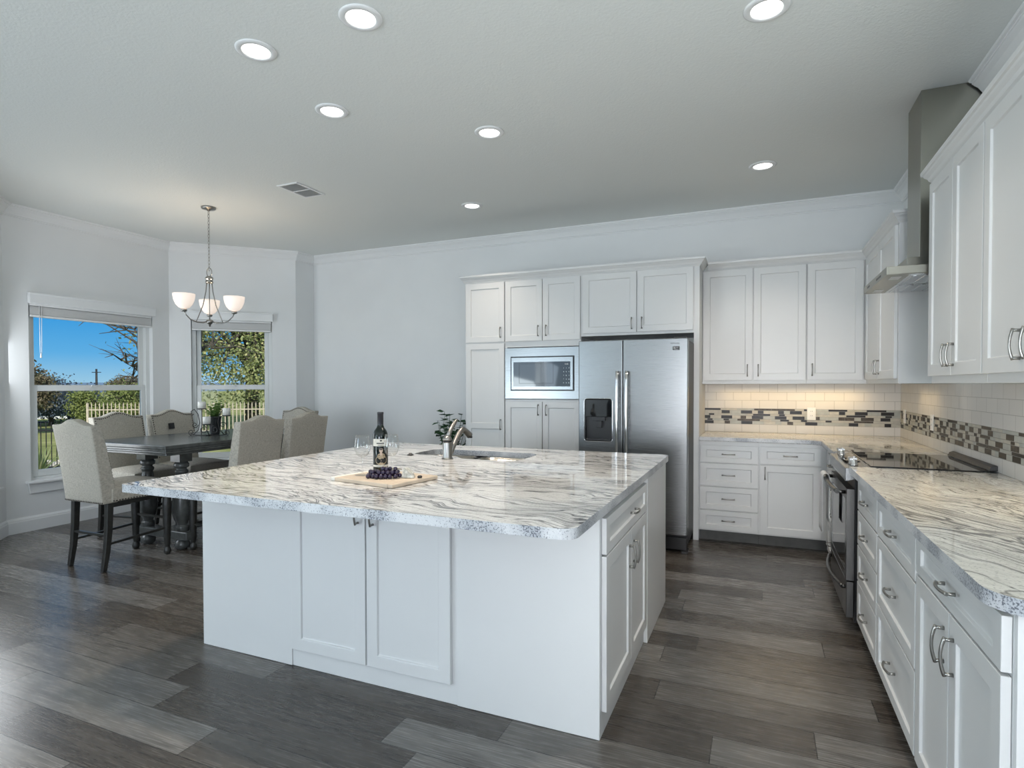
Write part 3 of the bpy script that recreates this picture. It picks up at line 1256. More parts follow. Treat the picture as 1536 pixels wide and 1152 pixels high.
# ------------------------------------------------------------------ countertops
def roundpoly(pts, rs, n=6):
    out = []
    k = len(pts)
    for i in range(k):
        p0, p, p1 = Vector(pts[i - 1]), Vector(pts[i]), Vector(pts[(i + 1) % k])
        r = rs[i] if isinstance(rs, (list, tuple)) else rs
        if r < 1e-5:
            out.append(tuple(p)); continue
        a = (p0 - p).normalized(); b = (p1 - p).normalized()
        ang = a.angle(b)
        t = r / tan(ang / 2)
        c = p + (a + b).normalized() * (r / sin(ang / 2))
        s = p + a * t; e = p + b * t
        a0 = atan2(s.y - c.y, s.x - c.x); a1 = atan2(e.y - c.y, e.x - c.x)
        d = (a1 - a0 + pi) % (2 * pi) - pi
        for q in range(n + 1):
            th = a0 + d * q / n
            out.append((c.x + r * cos(th), c.y + r * sin(th)))
    return out


def slab(outer, z0, z1, holes=()):
    bm = B()
    edges = []
    for loop in [outer] + list(holes):
        vs = [bm.verts.new((x, y, z1)) for x, y in loop]
        for i in range(len(vs)):
            edges.append(bm.edges.new((vs[i], vs[(i + 1) % len(vs)])))
    bmesh.ops.triangle_fill(bm, use_beauty=True, use_dissolve=False, edges=edges)
    fs = list(bm.faces)
    r = bmesh.ops.extrude_face_region(bm, geom=fs)
    for v in r['geom']:
        if isinstance(v, bmesh.types.BMVert):
            v.co.z = z0
    bm.normal_update()
    for f in bm.faces:
        if abs(f.normal.z) < .5: f.material_index = 1
    return bm


ISL = dict(x0=-2.738, x1=-.534, y0=1.745, y1=3.863)
hole = roundpoly([(-2.125, 3.26), (-1.78, 3.26), (-1.70, 3.175), (-1.33, 3.175), (-1.33, 3.60), (-2.125, 3.60)], [.07, .05, .05, .12, .10, .10], 7)
outer = roundpoly([(ISL['x0'], ISL['y0']), (ISL['x1'], ISL['y0']), (ISL['x1'], ISL['y1']), (ISL['x0'], ISL['y1'])], [.03, .055, .045, .03], 6)
bm = slab(outer, .8935, CT, [hole])
tag(obj('granite_countertop', bm, ['granite', 'granite_edge'], bevel=.006, seg=3), 'large square white granite worktop with grey veins on the island', 'countertop')
bm = slab(roundpoly([(.468, 1.535), (XR - .001, 1.535), (XR - .001, 3.698), (.468, 3.698)], [.10, 0, 0, .004], 8), .8935, CT)
tag(obj('granite_countertop', bm, ['granite_side', 'granite_edge'], bevel=.006, seg=3), 'granite worktop over the right-hand drawers on the near side of the range', 'countertop')
bm = slab([(-.4825, 5.314), (.40, 5.314), (.468, 5.25), (.468, 4.475), (XR - .001, 4.475), (XR - .001, YB - .001), (-.4825, YB - .001)], .8935, CT)
tag(obj('granite_countertop', bm, ['granite_side', 'granite_edge'], bevel=.006, seg=3), 'granite worktop in the back corner beyond the range under the lit tiles', 'countertop')

# ------------------------------------------------------------------ island base
isl = thing('kitchen_island', 'white island base cabinet with shaker doors under the square granite top', 'kitchen island', (-2.735, 2.184, 0))
iw, idp = 2.735 - .5625, 3.762 - 2.184
bm = B()
t_ = .02
box(bm, 0, iw, 0, t_, .0006, .892); box(bm, 0, iw, idp - t_, idp, .0006, .892); box(bm, 0, t_, t_, idp - t_, .0006, .892); box(bm, iw - t_, iw, t_, idp - t_, .0006, .892)
obj('body', bm, 'cabinet', isl, bevel=.0015)
bm = B(); box(bm, 0, .617, -.0008, -.006, .002, .889); obj('filler_panel', bm, 'cabinet', isl, bevel=.001)
bm = B(); box(bm, 1.545, iw - .0, -.0008, -.006, .002, .889); obj('filler_panel', bm, 'cabinet', isl, bevel=.001)
door(isl, .628, 1.074, .09, .862, 1.034, .80); door(isl, 1.078, 1.520, .09, .862, 1.118, .80)


def side_front(y0, y1, z0, z1, nm, hy, hz, vert, st=.058):
    g = .0015
    kw = dict(stile=st, top=min(.058, (z1 - z0) * .27), bot=min(.058, (z1 - z0) * .27))
    o = obj(nm, door_mesh(y1 - y0 - 2 * g, z1 - z0 - 2 * g, **kw), 'cabinet', isl, loc=(iw + .0008, y0 + g, z0 + g), rot=(0, 0, pi / 2), bevel=.0018)
    add_handle(o, hy - y0 - g, hz - z0 - g, vert)
side_front(.020, .905, .722, .868, 'drawer', .53, .795, False)
side_front(.020, .500, .10, .717, 'door', .455, .60, True)
side_front(.503, .905, .10, .717, 'door', .548, .60, True)
bm = B(); box(bm, iw + .0006, iw + .021, .925, idp, .002, .889); obj('end_panel', bm, 'cabinet', isl, bevel=.001)

# ------------------------------------------------------------------ sink, tap, button
sk = thing('undermount_sink', 'double-bowl stainless steel sink set into the island top behind the tap', 'sink', (-1.73, 3.39, .70))
def bowl(nm, pts, rs):
    loop = roundpoly(pts, rs, 6)
    cx = sum(p[0] for p in loop) / len(loop); cy = sum(p[1] for p in loop) / len(loop)
    bm = B()
    rings = []
    for s, z in ((1.06, .892), (1.06, .888), (1.0, .888), (.985, .80), (.96, .73), (.88, .712), (.5, .706), (.12, .704)):
        rings.append([bm.verts.new((cx + (x - cx) * s + 1.73, cy + (y - cy) * s - 3.39, z - .70)) for x, y in loop])
    for a, b_ in zip(rings, rings[1:]):
        for k in range(len(a)):
            f = bm.faces.new((a[k], a[(k + 1) % len(a)], b_[(k + 1) % len(a)], b_[k])); f.smooth = True
    bm.faces.new(rings[-1])
    return obj(nm, bm, 'steel_sink', sk)
bowl('bowl', [(-2.115, 3.275), (-1.775, 3.275), (-1.775, 3.585), (-2.115, 3.585)], .08)
bowl('bowl', [(-1.735, 3.19), (-1.345, 3.19), (-1.345, 3.585), (-1.735, 3.585)], .10)
bm = B(); lathe(bm, [(0, .006), (.03, .006), (.04, .004), (.044, .003)], (-1.54 + 1.73, 0, .004), 18); obj('drain', bm, 'chrome', sk)

fx, fy = -1.772, 3.125
fc = thing('kitchen_tap', 'brushed nickel single-lever tap standing before the island sink', 'tap', (fx, fy, CT))
bm = B(); lathe(bm, [(0, .001), (.036, .001), (.036, .005), (.031, .008), (.030, .012), (.0295, .10), (.029, .104), (0, .104)], n=24); obj('body', bm, 'nickel', fc)
bm = B(); lathe(bm, [(0, .1045), (.0275, .1045), (.0275, .116), (0, .116)], n=24); obj('seal_ring', bm, 'black', fc)
bm = B()
lathe(bm, [(0, .1165), (.029, .1165), (.029, .124), (.024, .138), (.012, .146), (0, .148)], n=24)
tube(bm, [(0, .006, .134), (.004, .022, .165), (.01, .048, .20), (.018, .078, .232), (.022, .09, .240)], [.014, .0145, .013, .011, .007], 12)
obj('lever', bm, 'nickel', fc)
bm = B()
pts = []
for k in range(15):
    a = k / 14
    pts.append((.01 + .03 * a, .018 + .205 * a, .03 + .155 * sin(min(1, a * 1.25) * pi / 2) - (.055 * max(0, a - .62) / .38)))
tube(bm, pts, [.016 + .0015 * sin(k / 14 * pi) + (.006 * max(0, k / 14 - .7) / .3) for k in range(15)], 14)
obj('spout', bm, 'nickel', fc)
bm = B(); lathe(bm, [(.0, 0), (.016, 0), (.018, -.014), (.0, -.014)], (.04, .226, .128), 14); obj('spray_head', bm, 'black', fc)
bm = B(); lathe(bm, [(0, .0006), (.022, .0006), (.021, .004), (.012, .006), (.011, .012), (0, .013)], (-2.10, 3.215, CT), 16)
tag(obj('disposal_button', bm, 'dark_grey'), 'small dark round button on the island top left of the sink', 'button')

# ------------------------------------------------------------------ refrigerator
FX0, FX1, FY = -1.441, -.526, 4.85
fr = thing('refrigerator', 'stainless steel side-by-side refrigerator with water dispenser in the left door', 'refrigerator', (FX0, FY, 0))
fw = FX1 - FX0
bm = B(); box(bm, .004, fw - .004, .085, .88, .10, 1.755); box(bm, .02, fw - .02, .10, .86, .03, .10)
obj('body', bm, 'dark_grey', fr, bevel=.003)
bm = B(); box(bm, .012, fw - .012, .055, .10, .022, .125)
for x in (.05, fw - .05): lathe(bm, [(0, .0008), (.02, .0008), (.02, .022), (0, .022)], (x, .12, 0), 12)
box(bm, .0, .05, .02, .14, .001, .022); box(bm, fw - .05, fw, .02, .14, .001, .022)
obj('base_grille', bm, 'black', fr, bevel=.002)
bm = B(); box(bm, .02, .12, .06, .16, 1.756, 1.782); box(bm, fw - .12, fw - .02, .06, .16, 1.756, 1.782); obj('hinge_cover', bm, 'dark_grey', fr, bevel=.004)


def panel_recess(w, h, t, rc, depth, corner=.02):
    """front at y=0, back at y=t; recess rect rc=(x0,x1,z0,z1) with rounded corners"""
    x0, x1, z0, z1 = rc
    loop = roundpoly([(x0, z0), (x1, z0), (x1, z1), (x0, z1)], corner, 4)
    bm = B()
    edges = []
    outer = [bm.verts.new((x, 0, z)) for x, z in ((0, 0), (w, 0), (w, h), (0, h))]
    inner = [bm.verts.new((x, 0, z)) for x, z in loop]
    for lp in (outer, inner):
        for i in range(len(lp)): edges.append(bm.edges.new((lp[i], lp[(i + 1) % len(lp)])))
    bmesh.ops.triangle_fill(bm, use_beauty=True, edges=edges)
    back = [bm.verts.new((x, t, z)) for x, z in ((0, 0), (w, 0), (w, h), (0, h))]
    for i in range(4): bm.faces.new((outer[i], outer[(i + 1) % 4], back[(i + 1) % 4], back[i]))
    bm.faces.new(back)
    ib = [bm.verts.new((v.co.x, depth, v.co.z)) for v in inner]
    for i in range(len(inner)): bm.faces.new((inner[i], inner[(i + 1) % len(inner)], ib[(i + 1) % len(inner)], ib[i]))
    bm.faces.new(ib)
    return bm


dz0, dz1 = .152, 1.768
ds = .385
dl = obj('door', panel_recess(ds - .002, dz1 - dz0, .078, (.056, .292, .752, 1.112), .055), 'steel_fridge', fr, loc=(0, 0, dz0), bevel=.007, seg=3)
bm = B(); box(bm, 0, fw - ds - .003, 0, .078, 0, dz1 - dz0)
dr = obj('door', bm, 'steel_fridge', fr, loc=(ds + .003, 0, dz0), bevel=.007, seg=3)
bm = B()
def fh(x, m):
    bm = B()
    pts = []
    for k in range(13):
        a = k / 12
        pts.append((x, -.038 - .020 * sin(a * pi), .48 + .87 * a))
    tube(bm, pts, .0145, 12)
    for z in (.50, 1.33): tube(bm, [(x, .001, z), (x, -.040, z)], .010, 8)
    return bm
obj('handle', fh(ds - .038, 0), 'chrome', dl, loc=(0, 0, 0))
obj('handle', fh(.040, 0), 'chrome', dr, loc=(0, 0, 0))
# dispenser
bm = B()
box(bm, .058, .290, .0545, .050, .754, 1.110)
box(bm, .060, .288, .004, .0495, .96, 1.108, 1)
box(bm, .12, .23, .012, .048, .925, .96)
vs = box(bm, .150, .200, .020, .042, .865, .924)
box(bm, .066, .282, .006, .0495, .756, .772, 2)
obj('dispenser', bm, ['black', 'black_gloss', 'dark_grey'], dl, bevel=.002)
bm = B()
lp = roundpoly([(.050, .746), (.298, .746), (.298, 1.118), (.050, 1.118)], .024, 4)
tube(bm, [(x, -.001, z) for x, z in lp + [lp[0]]], .003, 6, cap=False)
obj('dispenser_rim', bm, 'chrome', dl)
bm = B(); box(bm, .408, .462, -.0025, .001, 1.518, 1.548); obj('badge', bm, 'black', dr, bevel=.001)
text_mesh('badge_lettering', '10', .020, 'white_plastic', dr, (.4195, -.0026, 1.536), (pi / 2, 0, 0))
text_mesh('badge_lettering', 'YEAR', .0085, 'white_plastic', dr, (.443, -.0026, 1.538), (pi / 2, 0, 0))
text_mesh('badge_lettering', 'WARRANTY', .007, 'white_plastic', dr, (.435, -.0026, 1.524), (pi / 2, 0, 0))
text_mesh('maker_lettering', 'SAMSUNG', .0155, 'dark_grey', dr, (.425, -.0006, 1.572), (pi / 2, 0, 0))

# ------------------------------------------------------------------ microwave
mw = thing('microwave_oven', 'built-in microwave with a wide stainless trim frame', 'microwave', (-2.355, YF - .0045, 1.2505))
w, h = .770, .505
fr0 = (.060, .728, .078, .420)
bm = B()
box(bm, 0, fr0[0], -.018, .003, 0, h); box(bm, fr0[1], w, -.018, .003, 0, h); box(bm, fr0[0], fr0[1], -.018, .003, 0, fr0[2]); box(bm, fr0[0], fr0[1], -.018, .003, fr0[3], h)
obj('trim_frame', bm, 'steel_fridge', mw)
bm = B(); box(bm, .05, .735, .005, .42, .01, .49); box(bm, fr0[0] - .0, fr0[1], -.006, .005, fr0[2], fr0[3]); obj('body', bm, 'black', mw)
bm = B()
x0, x1, z0, z1 = .074, .714, .091, .407
xs = .598
box(bm, x0, x1, -.030, -.007, z0, z0 + .030); box(bm, x0, x1, -.030, -.007, z1 - .043, z1); box(bm, x0, x0 + .022, -.030, -.007, z0 + .03, z1 - .043); box(bm, x1 - .024, x1, -.030, -.007, z0 + .03, z1 - .043)
dm = obj('door', bm, 'steel_fridge', mw)
bm = B(); box(bm, x0 + .022, x1 - .024, -.0285, -.008, z0 + .030, z1 - .043); obj('glass_front', bm, 'black_gloss', mw)
bm = B(); tube(bm, [(x, -.0288, z) for x, z in ((.158, .152), (.516, .152), (.516, .346), (.158, .346), (.158, .152))], .0014, 4); obj('window_outline', bm, 'dark_grey', mw)
for i in range(5):
    for j in range(3):
        text_mesh('key_lettering', '123456789*0#ABC'[i * 3 + j], .013, 'steel_v', mw, (.622 + .027 * j, -.0288, .30 - .036 * i), (pi / 2, 0, 0))
text_mesh('clock_lettering', '12:00', .018, 'white_plastic', mw, (.650, -.0288, .338), (pi / 2, 0, 0))

# ------------------------------------------------------------------ range
RY0, RY1 = 3.706, 4.468
rg = thing('kitchen_range', 'slide-in electric range with black glass cooktop and oven door', 'range', (.46, RY1, 0), -pi / 2)
rw = RY1 - RY0                              # local x runs from the far end to the near end, local y into the wall
bm = B(); box(bm, .003, rw - .003, .04, .655, .05, .905)
for x in (.05, rw - .05):
    for y in (.1, .6): lathe(bm, [(0, .0008), (.02, .0008), (.02, .05), (0, .05)], (x, y, 0), 10)
obj('body', bm, 'black', rg, bevel=.003)
od = thing; bm = B()
box(bm, .004, rw - .004, 0, .038, .285, .325); box(bm, .004, rw - .004, 0, .038, .735, .80); box(bm, .004, .07, 0, .038, .325, .735); box(bm, rw - .07, rw - .004, 0, .038, .325, .735)
dd = obj('oven_door', bm, 'steel_dark', rg)
bm = B(); box(bm, .07, rw - .07, .002, .036, .325, .735); obj('oven_window', bm, 'black_gloss', dd)
bm = B()
tube(bm, [(.06 + (rw - .12) * k / 16, -.042 - .014 * sin(pi * k / 16), .775) for k in range(17)], .013, 12)
for x in (.07, rw - .07): tube(bm, [(x, .001, .772), (x, -.045, .775)], .011, 8)
obj('handle', bm, 'steel_dark', dd)
bm = B(); box(bm, .004, rw - .004, 0, .038, .075, .278); wd = obj('warming_drawer', bm, 'steel_dark', rg, bevel=.003)
bm = B()
tube(bm, [(.05 + (rw - .10) * k / 16, -.012 - .036 * sin(pi * k / 16), .235) for k in range(17)], .011, 12)
for x in (.055, rw - .055): tube(bm, [(x, .001, .235), (x, -.014, .235)], .011, 8)
obj('handle', bm, 'steel_dark', wd)
bm = B()
vs = box(bm, 0, rw, -.008, .115, .845, .930)
for v in vs:
    if v.co.z > .9 and v.co.y < 0: v.co.z -= .012
    if v.co.z < .85 and v.co.y > 0: v.co.z += .03
obj('control_panel', bm, 'steel_fridge', rg, bevel=.002)
bm = B(); box(bm, .004, rw - .004, .116, .640, .9055, .936); obj('cooktop', bm, 'black_gloss', rg, bevel=.002)
bm = B(); box(bm, .25, rw - .25, .02, .10, .9315, .9335); obj('touch_display', bm, 'black_gloss', rg)
for x in (.085, .165, rw - .165, rw - .085):
    bm = B()
    lathe(bm, [(0, 0), (.021, 0), (.021, .004), (.018, .006), (.0165, .030), (.014, .033), (0, .033)], n=18)
    box(bm, -.005, .005, -.0175, .0175, .030, .041)
    obj('knob', bm, 'chrome', rg, loc=(x, .045, .9262), rot=(radians(7), 0, 0))
bm = B()
prof = [(.645, .937), (.688, .937), (.688, .958), (.676, .966), (.655, .958)]
b0 = [bm.verts.new((.02, y, z)) for y, z in prof]; b1_ = [bm.verts.new((rw - .02, y, z)) for y, z in prof]
bm.faces.new(b0); bm.faces.new(b1_[::-1])
for i in range(5): bm.faces.new((b0[i], b0[(i + 1) % 5], b1_[(i + 1) % 5], b1_[i]))
obj('rear_vent_trim', bm, 'dark_grey', rg, bevel=.002)
# towel over the far end of the oven handle
bm = B()
ty0, ty1 = 4.215, 4.365
n = 14
def towel_sheet(xo, z_bot, ph):
    rows = []
    for j in range(9):
        z = .792 + (z_bot - .792) * j / 8
        rows.append([(xo + .004 * sin(k * 1.3 + ph) * j / 8, ty0 + (ty1 - ty0) * k / n, z) for k in range(n + 1)])
    return rows
fs = towel_sheet(.384, .43, .3); bs = towel_sheet(.424, .50, 1.9)
topr = [[(.404 - .020 * cos(pi * q / 6), ty0 + (ty1 - ty0) * k / n, .792 + .020 * sin(pi * q / 6)) for k in range(n + 1)] for q in range(1, 6)]
rows = fs[::-1] + topr + bs
gv = [[bm.verts.new(p) for p in r] for r in rows]
for a, b_ in zip(gv, gv[1:]):
    for k in range(n): bm.faces.new((a[k], a[k + 1], b_[k + 1], b_[k])).smooth = True
tw = tag(obj('dish_towel', bm, 'towel', fix=False), 'white dish towel hanging over the oven handle', 'towel')
md = tw.modifiers.new('thick', 'SOLIDIFY'); md.thickness = .003; md.offset = 0

# ------------------------------------------------------------------ hood
hd = thing('range_hood', 'stainless steel chimney hood on the right wall over the range', 'range hood', (.64, 4.448, 0), -pi / 2)
hw = 4.448 - 3.712
dp = XR - .64 - .0015
bm = B()
box(bm, 0, hw, 0, dp, 1.985, 1.988); box(bm, 0, hw, 0, .012, 1.988, 2.030); box(bm, 0, .012, .012, dp, 1.988, 2.030); box(bm, hw - .012, hw, .012, dp, 1.988, 2.030); box(bm, .012, hw - .012, .012, dp, 2.024, 2.030)
obj('canopy', bm, 'steel_hood', hd, bevel=.001)
bm = B()
for a, b_ in ((.03, hw / 2 - .01), (hw / 2 + .01, hw - .03)):
    box(bm, a, b_, .11, dp - .05, 1.981, 1.9848)
    for k in range(5):
        y = .13 + k * .06
        box(bm, a + .02, b_ - .02, y, y + .018, 1.9775, 1.981)
obj('grease_filter', bm, 'steel_h', hd)
for x in (.12, hw - .12):
    bm = B(); box(bm, x - .045, x + .045, .035, .085, 1.981, 1.9846); obj('lamp', bm, 'white_plastic', hd, bevel=.002)
bm = B(); box(bm, .13, .21, -.0012, .0005, 2.001, 2.013); box(bm, hw - .30, hw - .16, -.0012, .0005, 2.001, 2.013); obj('control_slot', bm, 'black', hd)
bm = B(); box(bm, 4.448 - 4.305, 4.448 - 3.945, .14, dp, 2.040, 2.115); box(bm, 4.448 - 4.29, 4.448 - 3.96, .16, dp, 2.031, 2.040); obj('collar', bm, 'steel_hood', hd, bevel=.002)
bm = B(); box(bm, 4.448 - 4.275, 4.448 - 3.97, .205, dp, 2.1155, ZC - .001); obj('flue', bm, 'steel_hood', hd, bevel=.002)

# ------------------------------------------------------------------ outlets
def outlet(loc, rz, label, rocker=False):
    t = thing('wall_outlet', label, 'outlet', loc, rz)
    bm = B(); box(bm, -.036, .036, -.006, 0, -.058, .058); obj('cover_plate', bm, 'white_plastic', t, bevel=.003)
    if rocker:
        bm = B(); box(bm, -.017, .017, -.009, -.0062, -.034, .034); obj('rocker', bm, 'white_plastic', t, bevel=.002)
    else:
        for s in (-1, 1):
            bm = B(); box(bm, -.017, .017, -.0085, -.0062, s * .02 - .014, s * .02 + .014, 0)
            for q in (-.006, .006): box(bm, q - .0012, q + .0012, -.0089, -.0084, s * .02 - .003, s * .02 + .007, 1)
            obj('socket', bm, ['white_plastic', 'dark_grey'], t, bevel=.001)
    return t
outlet((.449, YB - .0092, 1.118), 0, 'white outlet in the mosaic band on the back wall')
outlet((XR - .0092, 5.79, 1.115), -pi / 2, 'white outlet on the right wall nearest the back corner')
outlet((XR - .0092, 4.95, 1.115), -pi / 2, 'white outlet on the right wall, second from the back corner')

# ------------------------------------------------------------------ ceiling fittings
LP = [(-1.676, 2.175, 'recessed ceiling light in the photo’s top row over the front of the island'), (-2.319, 2.178, 'recessed ceiling light furthest left, above the left edge of the island'),
      (-2.404, 2.836, 'recessed ceiling light second from the left, between the island and the air vent'), (-1.65, 3.487, 'recessed ceiling light in the middle of the ceiling above the sink'),
      (.025, 2.837, 'recessed ceiling light at the top right over the aisle before the range'), (.021, 4.843, 'recessed ceiling light before the back wall cabinets near the hood'),
      (-2.469, 4.836, 'recessed ceiling light before the pantry cabinet, lowest in the photo')]
dl0 = thing('recessed_light', LP[0][2], 'ceiling light', (0, 0, ZC), 0, 'recessed ceiling lights')
bm = B(); lathe(bm, [(.066, -.0006), (.098, -.0006), (.098, -.004), (.090, -.008), (.070, -.010), (.066, -.0055)] + [(.066, -.0006)], n=36); obj('trim_ring', bm, 'trim', dl0)
bm = B(); lathe(bm, [(0, -.0008), (.0655, -.0008), (.0655, -.004), (.05, -.0065), (0, -.0075)], n=36); obj('lens', bm, 'bulb', dl0)
for i, (x, y, lb) in enumerate(LP):
    o = dl0 if i == 0 else copy_tree(dl0)
    o.location = (x, y, ZC); o['label'] = lb.replace('’', "'")
    area('downlight', (x, y, ZC - .0125), (0, 0, -1), .11, .11, 5.2, (1, .86, .72), 95, 'DISK')
vt = thing('air_vent', 'white rectangular air vent in the ceiling between lights and chandelier', 'vent', (-3.615, 3.87, ZC))
bm = B()
hx, hy = .11, .17
for s in (-1, 1):
    box(bm, s * hx, s * (hx - .018), -hy, hy, -.010, -.0006); box(bm, -hx + .018, hx - .018, s * hy, s * (hy - .018), -.010, -.0006)
box(bm, -hx + .018, hx - .018, -.006, .006, -.010, -.0006)
obj('frame', bm, 'trim', vt, bevel=.002)
bm = B()
for k in range(14):
    for a, b_ in ((-hy + .02, -.007), (.007, hy - .02)):
        x = -hx + .022 + k * .0132
        vs = box(bm, x, x + .0018, a, b_, -.0095, -.002)
        for v in vs:
            if v.co.z < -.006: v.co.x += .006
obj('louvres', bm, 'trim', vt)
bm = B(); box(bm, -hx + .018, hx - .018, -hy + .018, hy - .018, -.0016, -.0007); obj('backing', bm, 'gap', vt)

# ------------------------------------------------------------------ chandelier
CHX, CHY = -4.77, 3.90
ch = thing('chandelier', 'three-light chandelier with frosted bowl shades on a chain over the dining table', 'chandelier', (CHX, CHY, 0))
bm = B(); lathe(bm, [(0, ZC - .0006), (.062, ZC - .0006), (.064, ZC - .008), (.060, ZC - .018), (.02, ZC - .024), (.012, ZC - .036), (0, ZC - .036)], n=28); obj('ceiling_canopy', bm, 'nickel', ch)
bm = B()
z = ZC - .034
k = 0
while z > 2.50:
    pts = []
    for q in range(13):
        a = 2 * pi * q / 12
        p = (.0085 * cos(a), 0, -.019 * sin(a)) if k % 2 == 0 else (0, .0085 * cos(a), -.019 * sin(a))
        pts.append((p[0], p[1], z - .019 + p[2]))
    tube(bm, pts, .0022, 6, cap=False)
    z -= .031; k += 1
obj('chain', bm, 'nickel', ch)
bm = B(); tube(bm, [(.034 * cos(2 * pi * q / 20), 0, 2.455 + .040 * sin(2 * pi * q / 20)) for q in range(21)], .0035, 8, cap=False); obj('loop', bm, 'nickel', ch)
bm = B(); lathe(bm, [(0, 2.415), (.022, 2.415), (.034, 2.405), (.036, 2.388), (.030, 2.385), (.030, 2.370), (.034, 2.366), (.034, 2.352), (0, 2.352)], n=20); obj('top_hub', bm, 'nickel', ch)
bm = B(); lathe(bm, [(0, 2.01), (.012, 2.01), (.028, 2.004), (.032, 1.985), (.022, 1.972), (.010, 1.962), (.008, 1.945), (0, 1.94)], n=20); tube(bm, [(0, 0, 2.0), (0, 0, 2.36)], .004, 8); obj('bottom_hub', bm, 'nickel', ch)
base = atan2(CHY, CHX)
angs = [base, base + 2 * pi / 3, base - 2 * pi / 3]
for a in angs:
    ex = Vector((cos(a), sin(a), 0))
    bm = B()
    def P(r, z): return (ex.x * r, ex.y * r, z)
    tube(bm, [P(.030, 1.99), P(.06, 1.975), P(.12, 1.975), P(.18, 1.995), P(.222, 2.035), P(.238, 2.068)], .0055, 8)
    obj('arm', bm, 'nickel', ch)
    bm = B()
    tube(bm, [P(.024, 2.37), P(.034, 2.27), P(.062, 2.14), P(.110, 2.02), P(.128, 1.980)], .0045, 8)
    obj('rod', bm, 'nickel', ch)
    sh = thing  # noqa
    bm = B(); lathe(bm, [(0, 2.062), (.020, 2.062), (.026, 2.072), (.024, 2.084), (0, 2.086)], P(.238, 0), 16); hold = obj('shade_holder', bm, 'nickel', ch)
    bm = B()
    lathe(bm, [(.018, 2.0865), (.045, 2.098), (.068, 2.125), (.084, 2.165), (.091, 2.205), (.0915, 2.222), (.0885, 2.222), (.086, 2.200), (.079, 2.165), (.064, 2.130), (.042, 2.104), (.018, 2.094)], P(.238, 0), 28)
    obj('shade', bm, 'shade', ch)
    l = bpy.data.lights.new('chandelier_bulb', 'POINT'); l.energy = 3.2; l.color = (1, .78, .55); l.shadow_soft_size = .02
    lo_ = bpy.data.objects.new('chandelier_bulb', l); COL.objects.link(lo_); lo_.location = (CHX + ex.x * .238, CHY + ex.y * .238, 2.185)

# ------------------------------------------------------------------ dining set
TX, TY0, TY1 = -4.71, 3.03, 4.80
TYC = (TY0 + TY1) / 2
tb = thing('dining_table', 'dark slate-stained counter-height dining table on turned trestle legs', 'table', (TX, TYC, 0))
hx, hy = .51, (TY1 - TY0) / 2
bm = B()
for (i_, z0, z1) in ((0, .892, .920), (.010, .872, .8918), (.004, .858, .8718), (.022, .838, .8578)):
    box(bm, -hx + i_, hx - i_, -hy + i_, hy - i_, z0, z1)
obj('tabletop', bm, 'table_wood', tb, bevel=.004)
TURN = [(.052, .16), (.052, .20), (.040, .205), (.044, .225), (.062, .26), (.075, .31), (.078, .36), (.070, .44), (.058, .53), (.048, .60), (.042, .64), (.052, .655), (.052, .67), (.040, .68), (.040, .69), (.058, .70), (.060, .725), (.046, .745)]
for sy in (-1, 1):
    for sx in (-1, 1):
        bm = B()
        lathe(bm, [(0, .16)] + TURN + [(0, .745)], (sx * .215, sy * .53, 0), 20)
        x, y = sx * .215, sy * .53
        box(bm, x - .058, x + .058, y - .058, y + .058, .745, .8375)
        lathe(bm, [(0, .0008), (.035, .0008), (.055, .02), (.060, .045), (.050, .075), (.040, .082), (.040, .09)] + [(0, .09)], (x, y, 0), 18)
        obj('leg', bm, 'table_wood', tb, bevel=.002)
    bm = B(); box(bm, -.33, .33, sy * .53 - .05, sy * .53 + .05, .09, .16); obj('foot_rail', bm, 'table_wood', tb, bevel=.008)
bm = B(); box(bm, -.045, .045, -.475, .475, .10, .155); obj('stretcher', bm, 'table_wood', tb, bevel=.004)


